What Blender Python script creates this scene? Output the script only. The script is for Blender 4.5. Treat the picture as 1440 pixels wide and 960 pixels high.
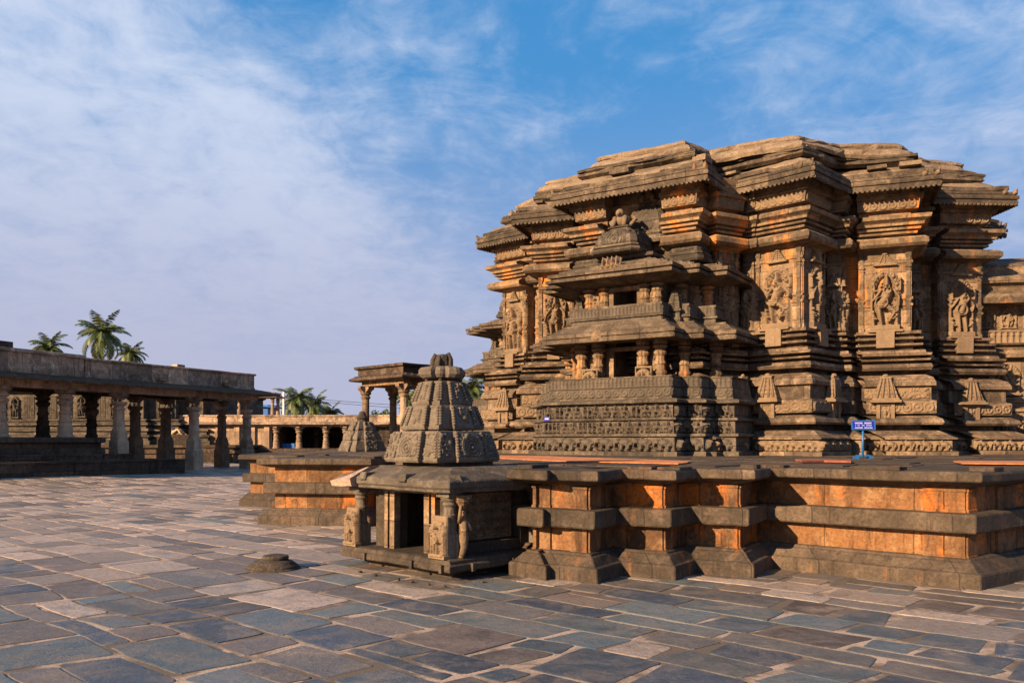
import bpy, bmesh, math, random
import numpy as np
from mathutils import Vector, Matrix, noise as mnoise

random.seed(7)
rng = np.random.default_rng(7)
R = math.radians
scene = bpy.context.scene
for o in list(bpy.data.objects):
    bpy.data.objects.remove(o)
COL = scene.collection

# ------------------------------------------------------------------ camera, sky, sun, exposure
cam_d = bpy.data.cameras.new('camera')
cam = bpy.data.objects.new('camera', cam_d)
COL.objects.link(cam)
cam.location = (0, 0, 1.7)
cam.rotation_euler = (R(90), 0, 0)
cam_d.lens = 30
cam_d.sensor_width = 36
cam_d.shift_y = 140 / 1440
cam_d.clip_end = 3000
scene.camera = cam

SUN_AZ, SUN_EL = 221, 20          # azimuth counted from +X towards +Y
sd = bpy.data.lights.new('sun', 'SUN')
sun = bpy.data.objects.new('sun', sd)
COL.objects.link(sun)
sdir = Vector((math.cos(R(SUN_AZ)) * math.cos(R(SUN_EL)), math.sin(R(SUN_AZ)) * math.cos(R(SUN_EL)), math.sin(R(SUN_EL))))
sun.rotation_euler = sdir.to_track_quat('Z', 'Y').to_euler()
sd.energy = 5.0
sd.angle = R(0.6)
sd.color = (1.0, 0.70, 0.41)

world = bpy.data.worlds.new('World')
scene.world = world
world.use_nodes = True


def build_world():
    nt = world.node_tree
    N, L = nt.nodes, nt.links
    N.clear()
    out = N.new('ShaderNodeOutputWorld')
    bg = N.new('ShaderNodeBackground')
    bg.inputs['Strength'].default_value = 0.066
    L.new(bg.outputs[0], out.inputs[0])
    sky = N.new('ShaderNodeTexSky')
    sky.sky_type = 'NISHITA'
    sky.sun_disc = False
    sky.sun_elevation = R(SUN_EL)
    sky.sun_rotation = math.atan2(sdir.x, sdir.y)
    sky.air_density = 1.0
    sky.dust_density = 0.6
    sky.ozone_density = 2.0
    tc = N.new('ShaderNodeTexCoord')
    sep = N.new('ShaderNodeSeparateXYZ')
    L.new(tc.outputs['Generated'], sep.inputs[0])

    def math_(op, a, b=None, c=None):
        n = N.new('ShaderNodeMath')
        n.operation = op
        for i, v in enumerate((a, b, c)):
            if v is None:
                continue
            if isinstance(v, (int, float)):
                n.inputs[i].default_value = v
            else:
                L.new(v, n.inputs[i])
        return n.outputs[0]

    def ramp(v, a, b):
        n = N.new('ShaderNodeMapRange')
        n.interpolation_type = 'SMOOTHSTEP'
        L.new(v, n.inputs[0])
        n.inputs[1].default_value = a
        n.inputs[2].default_value = b
        return n.outputs[0]

    def mix(f, a, b, mode='MIX'):
        n = N.new('ShaderNodeMix')
        n.data_type = 'RGBA'
        n.blend_type = mode
        if isinstance(f, (int, float)):
            n.inputs[0].default_value = f
        else:
            L.new(f, n.inputs[0])
        for s, v in ((6, a), (7, b)):
            if isinstance(v, tuple):
                n.inputs[s].default_value = (*v, 1)
            else:
                L.new(v, n.inputs[s])
        return n.outputs[2]
    z = math_('MAXIMUM', sep.outputs[2], 0.0)
    # cloud sheet seen in perspective
    den = math_('ADD', z, 0.22)
    px = math_('DIVIDE', sep.outputs[0], den)
    py = math_('DIVIDE', sep.outputs[1], den)
    comb = N.new('ShaderNodeCombineXYZ')
    L.new(px, comb.inputs[0])
    L.new(py, comb.inputs[1])

    def noise(scale, detail, rough, dist=0.0, off=(0, 0, 0), sc=(1, 1, 1)):
        m = N.new('ShaderNodeMapping')
        m.inputs['Location'].default_value = off
        m.inputs['Scale'].default_value = sc
        L.new(comb.outputs[0], m.inputs[0])
        n = N.new('ShaderNodeTexNoise')
        n.inputs['Scale'].default_value = scale
        n.inputs['Detail'].default_value = detail
        n.inputs['Roughness'].default_value = rough
        n.inputs['Distortion'].default_value = dist
        L.new(m.outputs[0], n.inputs['Vector'])
        return n.outputs[0]
    n_big = noise(0.85, 3, 0.55, 0.3, (3.1, 0.4, 0), (1.0, 0.8, 1))
    n_mid = noise(3.4, 7, 0.66, 0.6, (0.7, 2.2, 0), (1.0, 1.2, 1))
    n_fine = noise(13.0, 5, 0.6, 0.5, (0, 5, 0), (1.0, 0.8, 1))
    # more cloud to the left, a clear band from the top centre towards the temple
    ax = math_('DIVIDE', sep.outputs[0], math_('MAXIMUM', sep.outputs[1], 0.05))
    az = math_('DIVIDE', sep.outputs[2], math_('MAXIMUM', sep.outputs[1], 0.05))
    left = ramp(math_('ADD', ax, math_('MULTIPLY', az, 0.95)), 0.30, -0.05)
    right = ramp(math_('ADD', ax, math_('MULTIPLY', az, -0.25)), 0.0, 0.22)
    bias = math_('ADD', math_('MULTIPLY', left, 0.20), math_('MULTIPLY', right, 0.06))
    v = math_('ADD', math_('MULTIPLY', n_big, 0.34), math_('MULTIPLY', n_mid, 0.40))
    v = math_('ADD', v, math_('MULTIPLY', n_fine, 0.26))
    v = math_('ADD', v, bias)
    mask = ramp(v, 0.44, 0.80)
    mask = math_('MULTIPLY', mask, 0.86)
    # blue gets richer higher up, lilac haze near the horizon
    blue = mix(ramp(z, 0.0, 0.42), (0.95, 1.75, 3.35), (0.20, 1.65, 3.95))
    base = mix(0.78, sky.outputs[0], blue)
    hz = ramp(z, 0.42, 0.03)
    leftness = ramp(ax, 0.35, -0.35)
    haze_col = mix(leftness, (2.0, 2.4, 3.8), (2.95, 3.0, 4.1))
    base = mix(math_('MULTIPLY', hz, 0.8), base, haze_col)
    cl = mix(ramp(z, 0.05, 0.40), (2.9, 3.0, 4.0), (4.1, 4.5, 5.5))
    final = mix(mask, base, cl)
    L.new(final, bg.inputs[0])


build_world()
vs = scene.view_settings
vs.view_transform = 'Standard'
vs.look = 'None'
vs.exposure = 1.35
vs.gamma = 1.0
vs.use_curve_mapping = False


# ------------------------------------------------------------------ materials
class NT:
    def __init__(self, name):
        self.m = bpy.data.materials.new(name)
        self.m.use_nodes = True
        self.t = self.m.node_tree
        self.t.nodes.clear()
        self.out = self.n('ShaderNodeOutputMaterial')
        self.b = self.n('ShaderNodeBsdfPrincipled')
        self.l(self.b.outputs[0], self.out.inputs[0])

    def n(self, typ, **kw):
        nd = self.t.nodes.new(typ)
        for k, v in kw.items():
            setattr(nd, k, v)
        return nd

    def l(self, a, b):
        self.t.links.new(a, b)

    def put(self, sock, v):
        if isinstance(v, (int, float)):
            sock.default_value = v
        elif isinstance(v, tuple):
            sock.default_value = (*v, 1) if len(v) == 3 and sock.type == 'RGBA' else v
        else:
            self.l(v, sock)

    def math(self, op, a, b=0.0):
        nd = self.n('ShaderNodeMath', operation=op)
        self.put(nd.inputs[0], a)
        self.put(nd.inputs[1], b)
        return nd.outputs[0]

    def ramp(self, v, a, b, c=0.0, d=1.0):
        nd = self.n('ShaderNodeMapRange')
        nd.interpolation_type = 'SMOOTHSTEP'
        self.l(v, nd.inputs[0])
        nd.inputs[1].default_value = a
        nd.inputs[2].default_value = b
        nd.inputs[3].default_value = c
        nd.inputs[4].default_value = d
        return nd.outputs[0]

    def mix(self, f, a, b, mode='MIX'):
        nd = self.n('ShaderNodeMix', data_type='RGBA', blend_type=mode)
        self.put(nd.inputs[0], f)
        self.put(nd.inputs[6], a)
        self.put(nd.inputs[7], b)
        return nd.outputs[2]

    def pos(self, sc=(1, 1, 1), off=(0, 0, 0)):
        g = self.n('ShaderNodeNewGeometry')
        m = self.n('ShaderNodeMapping')
        m.inputs['Scale'].default_value = sc
        m.inputs['Location'].default_value = off
        self.l(g.outputs['Position'], m.inputs[0])
        return m.outputs[0]

    def noise(self, vec, scale, detail=4, rough=0.6, dist=0.0):
        nd = self.n('ShaderNodeTexNoise')
        nd.inputs['Scale'].default_value = scale
        nd.inputs['Detail'].default_value = detail
        nd.inputs['Roughness'].default_value = rough
        nd.inputs['Distortion'].default_value = dist
        self.l(vec, nd.inputs['Vector'])
        return nd.outputs[0]

    def bump(self, h, strength, dist, prev=None):
        nd = self.n('ShaderNodeBump')
        nd.inputs['Strength'].default_value = strength
        nd.inputs['Distance'].default_value = dist
        self.l(h, nd.inputs['Height'])
        if prev is not None:
            self.l(prev, nd.inputs['Normal'])
        return nd.outputs[0]


def stone(name, dark, mid, light, stain=None, stain_amt=0.0, blocks=True, bw=0.9, bh=0.33, rough=0.85,
          lichen=0.35, bump=1.0, streak=0.5, off=(0, 0, 0), patch=None, calm=0.0, dim=0.58, st_sc=(6, 6, 0.3)):
    """Weathered carved stone: mottled tones, block to block changes, rain streaks, black and pale lichen."""
    dark, mid, light = (tuple(v * dim for v in q) for q in (dark, mid, light))
    if stain:
        stain = tuple(v * min(1, dim + 0.12) for v in stain)
    k = NT(name)
    p = k.pos(off=off)
    big = k.noise(p, 0.7, 6, 0.68, 0.5)
    med = k.noise(p, 4.2, 7, 0.7, 0.3)
    fine = k.noise(p, 24, 6, 0.7)
    grit = k.noise(p, 85, 3, 0.65)
    c = k.mix(k.ramp(big, 0.36 - 0.15 * calm, 0.60), dark, mid)
    c = k.mix(k.ramp(med, 0.44, 0.72, 0.12, 0.9 - 0.45 * calm), c, light)
    uv = k.n('ShaderNodeUVMap')
    hsum = None
    if blocks:
        br = k.n('ShaderNodeTexBrick')
        br.offset = 0.37
        br.squash = 1.3
        br.squash_frequency = 3
        wob = k.noise(p, 1.7, 2, 0.5)
        add = k.n('ShaderNodeVectorMath', operation='ADD')
        sc = k.n('ShaderNodeVectorMath', operation='SCALE')
        cmb = k.n('ShaderNodeCombineXYZ')
        k.l(wob, cmb.inputs[0])
        k.l(wob, cmb.inputs[1])
        k.l(cmb.outputs[0], sc.inputs[0])
        sc.inputs['Scale'].default_value = 0.05
        k.l(uv.outputs[0], add.inputs[0])
        k.l(sc.outputs[0], add.inputs[1])
        k.l(add.outputs[0], br.inputs['Vector'])
        br.inputs['Color1'].default_value = (0.42, 0.43, 0.44, 1)
        br.inputs['Color2'].default_value = (1.42, 1.36, 1.28, 1)
        br.inputs['Mortar'].default_value = (0.35, 0.32, 0.30, 1)
        br.inputs['Scale'].default_value = 1.0
        br.inputs['Mortar Size'].default_value = 0.007
        br.inputs['Mortar Smooth'].default_value = 0.2
        br.inputs['Brick Width'].default_value = bw
        br.inputs['Row Height'].default_value = bh
        c = k.mix(0.72, c, br.outputs[0], 'MULTIPLY')
        hsum = br.outputs[1]
    if stain:
        sn = k.noise(k.pos(sc=(1.6, 1.6, 0.7) if st_sc[0] < 4 else (2.2, 2.2, 0.35), off=off), 1.5, 6, 0.68, 0.4)
        sn2 = k.noise(p, 0.8, 4, 0.6)
        f = k.math('MULTIPLY', k.ramp(k.math('ADD', k.math('MULTIPLY', sn, 0.6), k.math('MULTIPLY', sn2, 0.4)), 0.60 - 0.2 * stain_amt, 0.70 - 0.2 * stain_amt), min(1.0, 0.45 + stain_amt))
        c = k.mix(f, c, stain)
    if patch:
        pn = k.noise(k.pos(sc=(2.2, 2.2, 1.2), off=(3, 8, 1)), 1.3, 6, 0.7, 0.6)
        c = k.mix(k.ramp(pn, 0.55, 0.66, 0, 0.8), c, patch)
    st = k.noise(k.pos(sc=st_sc, off=off), 1.5, 6, 0.7, 0.2)
    c = k.mix(k.ramp(st, 0.53, 0.66, 0, streak), c, tuple(v * 0.4 for v in dark))
    bl = k.noise(k.pos(off=(7, 1, 4)), 2.6, 8, 0.75, 0.6)
    c = k.mix(k.ramp(bl, 0.54, 0.68, 0, 0.5 - 0.35 * calm), c, (0.04, 0.033, 0.027))
    li = k.noise(p, 8.5, 7, 0.76, 0.8)
    c = k.mix(k.ramp(li, 0.58, 0.70, 0, lichen * 0.7), c, tuple(min(0.6, v * 1.35 + 0.02) for v in light))
    c = k.mix(k.ramp(fine, 0.30, 0.62, 0.5 - 0.2 * calm, 0.0), c, tuple(v * 0.5 for v in dark))
    k.l(c, k.b.inputs['Base Color'])
    k.b.inputs['Roughness'].default_value = rough
    k.b.inputs['Specular IOR Level'].default_value = 0.18
    nrm = k.bump(med, 0.8 * bump, 0.03)
    nrm = k.bump(fine, 0.9 * bump, 0.016, nrm)
    nrm = k.bump(grit, 0.6 * bump, 0.006, nrm)
    if hsum is not None:
        inv = k.math('SUBTRACT', 1.0, hsum)
        nrm = k.bump(inv, 1.0, 0.03, nrm)
    k.l(nrm, k.b.inputs['Normal'])
    return k.m


def plain(name, col, rough=0.6, var=0.15, metallic=0.0):
    k = NT(name)
    n = k.noise(k.pos(), 9, 4, 0.6)
    c = k.mix(k.ramp(n, 0.3, 0.7), tuple(v * (1 - var) for v in col), tuple(min(1, v * (1 + var)) for v in col))
    k.l(c, k.b.inputs['Base Color'])
    k.b.inputs['Roughness'].default_value = rough
    k.b.inputs['Metallic'].default_value = metallic
    return k.m


M = {}
M['temple'] = stone('temple_stone', (0.085, 0.063, 0.047), (0.225, 0.158, 0.105), (0.52, 0.375, 0.245), stain=(0.58, 0.23, 0.07), stain_amt=0.32, dim=0.66)
M['temple_warm'] = stone('warm_temple_stone', (0.15, 0.10, 0.064), (0.34, 0.23, 0.138), (0.56, 0.40, 0.25), stain=(0.70, 0.26, 0.06), stain_amt=0.45, dim=0.68, lichen=0.3, streak=0.35)
M['carved'] = stone('carved_stone', (0.17, 0.115, 0.074), (0.32, 0.22, 0.138), (0.50, 0.355, 0.23), blocks=False, lichen=0.2, streak=0.2, calm=0.9, bump=0.6)
M['carved_dark'] = stone('dark_carved_stone', (0.085, 0.070, 0.056), (0.17, 0.138, 0.108), (0.30, 0.24, 0.185), blocks=False, lichen=0.25, streak=0.3, calm=0.6, bump=0.7)
M['roof'] = stone('roof_stone', (0.19, 0.135, 0.09), (0.37, 0.265, 0.175), (0.52, 0.39, 0.27), blocks=False, lichen=0.5, bump=1.5, streak=0.3, st_sc=(1.5, 1.5, 1.5), dim=0.64)
M['eave'] = stone('dark_eave_stone', (0.065, 0.052, 0.042), (0.15, 0.115, 0.085), (0.34, 0.255, 0.18), bw=0.8, bh=3, lichen=0.4, st_sc=(2, 2, 1.2))
M['temple_base'] = stone('grey_base_stone', (0.078, 0.058, 0.044), (0.22, 0.155, 0.105), (0.50, 0.36, 0.245), lichen=0.35, dim=0.64)
M['niche'] = stone('niche_stone', (0.068, 0.058, 0.048), (0.165, 0.135, 0.106), (0.35, 0.28, 0.215), bw=1.1, bh=0.4, lichen=0.3)
M['slab'] = stone('platform_stone', (0.07, 0.056, 0.044), (0.16, 0.12, 0.088), (0.30, 0.22, 0.16), bw=1.3, bh=3, lichen=0.3, stain=(0.40, 0.17, 0.06), stain_amt=0.12, dim=0.50)
M['panel'] = stone('orange_stained_stone', (0.13, 0.065, 0.036), (0.34, 0.155, 0.062), (0.52, 0.31, 0.16), stain=(0.58, 0.18, 0.032), stain_amt=0.5, bw=0.85, bh=2, lichen=0.55, streak=0.75, patch=(0.06, 0.04, 0.03), dim=0.64, st_sc=(3.2, 3.2, 0.45))
M['foot'] = stone('stained_foot_stone', (0.075, 0.060, 0.048), (0.16, 0.12, 0.09), (0.28, 0.205, 0.15), bw=1.3, bh=3, lichen=0.3, stain=(0.40, 0.17, 0.06), stain_amt=0.3, dim=0.52)
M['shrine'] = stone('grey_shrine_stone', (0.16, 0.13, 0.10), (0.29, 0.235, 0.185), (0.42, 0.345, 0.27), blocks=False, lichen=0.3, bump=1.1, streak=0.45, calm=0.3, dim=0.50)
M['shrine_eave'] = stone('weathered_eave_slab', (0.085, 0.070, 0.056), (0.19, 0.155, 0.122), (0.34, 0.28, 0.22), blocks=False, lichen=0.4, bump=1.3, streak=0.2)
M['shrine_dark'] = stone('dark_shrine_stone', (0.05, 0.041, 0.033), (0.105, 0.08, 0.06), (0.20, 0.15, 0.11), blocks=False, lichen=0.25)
M['pink'] = stone('fresh_broken_stone', (0.42, 0.29, 0.22), (0.55, 0.40, 0.31), (0.66, 0.50, 0.40), blocks=False, lichen=0.2, streak=0.2, dim=0.62)
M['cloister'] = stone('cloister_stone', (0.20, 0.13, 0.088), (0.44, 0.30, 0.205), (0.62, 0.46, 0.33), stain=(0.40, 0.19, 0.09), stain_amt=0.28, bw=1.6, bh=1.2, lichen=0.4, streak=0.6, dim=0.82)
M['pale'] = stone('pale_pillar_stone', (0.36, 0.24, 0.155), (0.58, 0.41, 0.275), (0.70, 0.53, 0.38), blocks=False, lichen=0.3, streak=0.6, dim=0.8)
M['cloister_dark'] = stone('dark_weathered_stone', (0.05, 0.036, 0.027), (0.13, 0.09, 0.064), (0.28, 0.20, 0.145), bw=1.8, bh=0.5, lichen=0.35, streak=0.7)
M['eave_dark'] = stone('red_brown_eave_stone', (0.08, 0.042, 0.024), (0.17, 0.092, 0.052), (0.30, 0.18, 0.11), blocks=False, lichen=0.3)  # dark red-brown stone of the colonnade eave
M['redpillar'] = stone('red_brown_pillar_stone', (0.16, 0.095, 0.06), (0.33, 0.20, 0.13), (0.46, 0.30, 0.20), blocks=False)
M['parapet'] = stone('lime_plastered_parapet', (0.13, 0.085, 0.056), (0.45, 0.30, 0.20), (0.80, 0.62, 0.47), bw=2.2, bh=2, lichen=0.7, streak=0.85, dim=0.85)
M['void'] = plain('painted_interior_shade', (0.02, 0.016, 0.013), 0.9)  # near-black colour standing in for the shade of an interior
M['mat'] = plain('orange_coir', (0.40, 0.135, 0.04), 0.95, 0.35)
M['redcloth'] = plain('red_cloth', (0.20, 0.055, 0.03), 0.9, 0.3)
M['blue'] = plain('blue_paint', (0.008, 0.09, 0.27), 0.45, 0.1)
M['blueboard'] = plain('blue_board', (0.01, 0.014, 0.28), 0.35, 0.05)
M['white'] = plain('white_paint', (0.6, 0.6, 0.6), 0.5, 0.03)
M['bluetarp'] = plain('blue_tarpaulin', (0.01, 0.11, 0.36), 0.5, 0.2)
M['pole'] = plain('galvanised_pole', (0.55, 0.52, 0.48), 0.5, 0.1)
M['wire'] = plain('black_wire', (0.03, 0.03, 0.03), 0.6)
M['skin'] = plain('skin', (0.25, 0.12, 0.07), 0.6, 0.1)
M['shirt'] = plain('pink_shirt', (0.55, 0.25, 0.22), 0.8, 0.1)
M['khaki'] = plain('khaki_cotton', (0.42, 0.28, 0.14), 0.85, 0.1)
M['saffron'] = plain('orange_red_cloth', (0.55, 0.07, 0.02), 0.85, 0.15)
M['hair'] = plain('black_hair', (0.015, 0.012, 0.01), 0.5, 0.1)
M['trunk'] = plain('palm_trunk', (0.16, 0.12, 0.085), 0.9, 0.3)


def leaf_mat(name, a, b, dry):
    k = NT(name)
    at = k.n('ShaderNodeAttribute', attribute_name='tone')
    c = k.mix(at.outputs['Fac'], a, b)
    n = k.noise(k.pos(), 1.2, 3, 0.6)
    c = k.mix(k.ramp(n, 0.58, 0.72, 0, 0.5), c, dry)
    k.l(c, k.b.inputs['Base Color'])
    k.b.inputs['Roughness'].default_value = 0.5
    return k.m


M['palmleaf'] = leaf_mat('palm_leaf', (0.04, 0.065, 0.014), (0.10, 0.125, 0.028), (0.21, 0.135, 0.035))
M['bushleaf'] = leaf_mat('bush_leaf', (0.03, 0.06, 0.015), (0.09, 0.14, 0.03), (0.12, 0.14, 0.03))


def paving_mat():
    k = NT('flagstone')
    at = k.n('ShaderNodeAttribute', attribute_name='tone')
    hue = k.n('ShaderNodeAttribute', attribute_name='hue')
    p = k.pos()
    big = k.noise(p, 0.35, 4, 0.6)
    med = k.noise(p, 2.6, 6, 0.68, 0.4)
    fine = k.noise(p, 17, 6, 0.7)
    grit = k.noise(p, 80, 3, 0.6)
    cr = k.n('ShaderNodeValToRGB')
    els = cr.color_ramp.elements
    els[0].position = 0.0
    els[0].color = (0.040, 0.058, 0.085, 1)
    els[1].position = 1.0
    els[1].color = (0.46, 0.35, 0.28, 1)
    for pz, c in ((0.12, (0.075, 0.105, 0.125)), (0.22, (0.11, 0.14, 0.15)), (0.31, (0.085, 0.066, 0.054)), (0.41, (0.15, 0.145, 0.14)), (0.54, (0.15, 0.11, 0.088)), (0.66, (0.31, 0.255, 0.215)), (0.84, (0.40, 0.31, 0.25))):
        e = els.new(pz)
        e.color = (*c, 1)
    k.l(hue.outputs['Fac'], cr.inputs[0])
    c = cr.outputs[0]
    tone = k.math('MULTIPLY_ADD', at.outputs['Fac'], 0.7)
    tone.node.inputs[2].default_value = 0.65
    mul = k.n('ShaderNodeVectorMath', operation='SCALE')
    k.l(c, mul.inputs[0])
    k.l(tone, mul.inputs['Scale'])
    c = mul.outputs[0]
    c = k.mix(k.ramp(med, 0.46, 0.72, 0, 0.35), c, (0.25, 0.19, 0.15))
    c = k.mix(k.ramp(med, 0.28, 0.46, 0.55, 0), c, (0.05, 0.045, 0.042))
    c = k.mix(k.ramp(fine, 0.3, 0.6, 0.4, 0), c, (0.05, 0.042, 0.036))
    w1 = k.noise(k.pos(off=(2, 9, 0)), 1.9, 7, 0.72, 0.8)
    c = k.mix(k.ramp(w1, 0.44, 0.66, 0, 0.6), c, (0.19, 0.155, 0.13))
    c = k.mix(k.ramp(w1, 0.30, 0.42, 0.5, 0), c, (0.075, 0.07, 0.068))
    dust = k.noise(k.pos(off=(5, 2, 0)), 0.9, 7, 0.74, 0.5)
    c = k.mix(k.ramp(dust, 0.56, 0.70, 0, 0.55), c, (0.36, 0.265, 0.20))
    dm = k.n('ShaderNodeVectorMath', operation='SCALE')
    dm.inputs['Scale'].default_value = 0.82
    k.l(c, dm.inputs[0])
    c = dm.outputs[0]
    k.l(c, k.b.inputs['Base Color'])
    k.l(k.ramp(med, 0.3, 0.7, 0.42, 0.68), k.b.inputs['Roughness'])
    k.b.inputs['Specular IOR Level'].default_value = 0.5
    vo = k.n('ShaderNodeTexVoronoi', feature='DISTANCE_TO_EDGE')
    vo.inputs['Scale'].default_value = 4.5
    dv = k.n('ShaderNodeVectorMath', operation='ADD')
    k.l(p, dv.inputs[0])
    nn = k.n('ShaderNodeTexNoise')
    nn.inputs['Scale'].default_value = 3
    nn.inputs['Detail'].default_value = 4
    k.l(p, nn.inputs['Vector'])
    k.l(nn.outputs[1], dv.inputs[1])
    k.l(dv.outputs[0], vo.inputs['Vector'])
    crack = k.ramp(vo.outputs[0], 0.0, 0.035)
    crmask = k.ramp(big, 0.5, 0.62, 0, 0.5)
    nrm = k.bump(med, 0.55, 0.035)
    nb = k.n('ShaderNodeBump')
    nb.inputs['Distance'].default_value = 0.012
    k.l(crmask, nb.inputs['Strength'])
    k.l(crack, nb.inputs['Height'])
    k.l(nrm, nb.inputs['Normal'])
    nrm = k.bump(fine, 0.6, 0.012, nb.outputs[0])
    nrm = k.bump(grit, 0.35, 0.004, nrm)
    k.l(nrm, k.b.inputs['Normal'])
    return k.m


M['paving'] = paving_mat()


def sand_mat():
    k = NT('sandy_joint')
    p = k.pos()
    a = k.noise(p, 1.1, 5, 0.65, 0.5)
    f = k.noise(p, 40, 4, 0.6)
    c = k.mix(k.ramp(a, 0.44, 0.60), (0.09, 0.068, 0.053), (0.40, 0.295, 0.225))
    c = k.mix(k.ramp(f, 0.3, 0.7, 0.4, 0), c, (0.1, 0.07, 0.05))
    k.l(c, k.b.inputs['Base Color'])
    k.b.inputs['Roughness'].default_value = 0.95
    k.l(k.bump(f, 0.6, 0.01), k.b.inputs['Normal'])
    return k.m


M['sand'] = sand_mat()


# ------------------------------------------------------------------ mesh helpers
def ground_z(x, y):
    """The court rises slightly towards the left-hand colonnade."""
    a = min(1, max(0, (y - 22) / 12))
    b = min(1, max(0, (-x - 8) / 13))
    return 0.38 * (a * a * (3 - 2 * a)) * b


class MB:
    """Collects shapes with UVs in metres, then links them as ONE mesh object."""

    def __init__(self):
        self.v, self.f, self.uv, self.smooth, self.tone = [], [], [], [], []

    def add(self, verts, faces, uvs=None, smooth=False, tone=0.5):
        b = len(self.v)
        self.v.extend(verts)
        for i, fc in enumerate(faces):
            self.f.append([q + b for q in fc])
            self.uv.append(uvs[i] if uvs else None)
            self.smooth.append(smooth)
            self.tone.append(tone)

    def loft(self, rings, closed=True, cap0=True, cap1=True, seg=0.0, smooth=False, u0=0.0, crag=0.0, ctr=(0, 0)):
        """rings: list of [ (x,y,z) ... ] of equal length."""
        if seg > 0:
            base = rings[len(rings) // 2]
            n = len(base)
            cnt = []
            for i in range(n if closed else n - 1):
                a, b = Vector(base[i]), Vector(base[(i + 1) % n])
                cnt.append(max(1, int((b - a).length / seg)))
            nr = []
            for ring in rings:
                q = []
                for i, c in enumerate(cnt):
                    a, b = Vector(ring[i]), Vector(ring[(i + 1) % n])
                    for j in range(c):
                        q.append(tuple(a.lerp(b, j / c)))
                if not closed:
                    q.append(tuple(ring[-1]))
                nr.append(q)
            rings = nr
        n = len(rings[0])
        if crag:
            rr_ = random.Random(len(rings) * 31 + n)
            lvl = [[rr_.random() for _ in range(n)] for _ in range(len(rings))]
            out = []
            blk_ = 0
            for k, ring in enumerate(rings):
                q = []
                run, val, dz = 0, 0.0, 0.0
                if k % 2 == 0:
                    runs = []
                    while len(runs) < n:
                        L0 = rr_.randint(1, 5)
                        t_ = (rr_.random() ** 2 * crag, rr_.uniform(-0.25, 0.25) * crag)
                        runs += [t_] * L0
                for i, p in enumerate(ring):
                    d = Vector((ctr[0] - p[0], ctr[1] - p[1])).normalized() * runs[i][0]
                    q.append((p[0] + d.x, p[1] + d.y, p[2] + runs[i][1]))
                out.append(q)
            rings = out
        verts = [tuple(p) for r in rings for p in r]
        u = [u0]
        r0 = rings[len(rings) // 2]
        for i in range(n):
            a, b = r0[i], r0[(i + 1) % n]
            u.append(u[-1] + math.dist(a, b))
        vv = [rings[0][0][2]]
        for k in range(1, len(rings)):
            vv.append(vv[-1] + max(0.001, math.dist(rings[k][0], rings[k - 1][0])))
        faces, uvs = [], []
        m = n if closed else n - 1
        for k in range(len(rings) - 1):
            for i in range(m):
                j = (i + 1) % n
                faces.append([k * n + i, k * n + j, (k + 1) * n + j, (k + 1) * n + i])
                uvs.append([(u[i], vv[k]), (u[i + 1], vv[k]), (u[i + 1], vv[k + 1]), (u[i], vv[k + 1])])
        if closed and cap0:
            faces.append(list(range(n))[::-1])
            uvs.append([(rings[0][i][0], rings[0][i][1]) for i in range(n)][::-1])
        if closed and cap1:
            b = (len(rings) - 1) * n
            faces.append([b + i for i in range(n)])
            uvs.append([(rings[-1][i][0], rings[-1][i][1]) for i in range(n)])
        self.add(verts, faces, uvs, smooth)

    def box(self, c, s, rot=0.0, taper=1.0, axes=None):
        """c: centre of the base, s: sizes, rot about z; taper shrinks the top."""
        cx, cy, cz = c
        hx, hy = s[0] / 2, s[1] / 2
        ca, sa = math.cos(rot), math.sin(rot)
        rings = []
        for z, k in ((cz, 1.0), (cz + s[2], taper)):
            ring = []
            for x, y in ((-hx, -hy), (hx, -hy), (hx, hy), (-hx, hy)):
                ring.append((cx + (x * ca - y * sa) * k, cy + (x * sa + y * ca) * k, z))
            rings.append(ring)
        self.loft(rings)

    def obox(self, o, u, n, w, d, h, lift=0.0):
        """Box standing on a wall: o base centre on the wall, u along, n outwards."""
        o, u, n = Vector(o), Vector(u), Vector(n)
        rings = []
        for z in (0, h):
            rings.append([tuple(o + u * a + n * b + Vector((0, 0, z + lift))) for a, b in ((-w / 2, d), (w / 2, d), (w / 2, -0.02), (-w / 2, -0.02))])
        # keep outward winding whatever the handedness
        if (u.cross(n)).z > 0:
            rings = [r[::-1] for r in rings]
        self.loft(rings)

    def lathe(self, c, prof, segs=16, rot=0.0, flute=0.0):
        cx, cy, cz = c
        rings = []
        for r, z in prof:
            ring = []
            for i in range(segs):
                a = rot + 2 * math.pi * i / segs
                rr = r * (1 + (flute if i % 2 else 0))
                ring.append((cx + rr * math.cos(a), cy + rr * math.sin(a), cz + z))
            rings.append(ring)
        self.loft(rings, smooth=False)

    def tube(self, pts, rad, segs=8):
        pts = [Vector(p) for p in pts]
        if not isinstance(rad, (list, tuple)):
            rad = [rad] * len(pts)
        rings = []
        for i, p in enumerate(pts):
            d = (pts[min(i + 1, len(pts) - 1)] - pts[max(i - 1, 0)]).normalized()
            a = d.cross(Vector((0.31, 0.95, 0.05))).normalized()
            b = d.cross(a)
            rings.append([tuple(p + (a * math.cos(t) + b * math.sin(t)) * rad[i]) for t in [2 * math.pi * q / segs for q in range(segs)]])
        self.loft(rings, smooth=True)

    def ball(self, c, r, segs=10, rings=6):
        rx, ry, rz = (r, r, r) if isinstance(r, (int, float)) else r
        prof = []
        rr = []
        for k in range(rings + 1):
            a = -math.pi / 2 + math.pi * k / rings
            rr.append([(c[0] + rx * max(0.02, math.cos(a)) * math.cos(2 * math.pi * i / segs), c[1] + ry * max(0.02, math.cos(a)) * math.sin(2 * math.pi * i / segs), c[2] + rz * math.sin(a)) for i in range(segs)])
        self.loft(rr, smooth=True)

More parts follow.
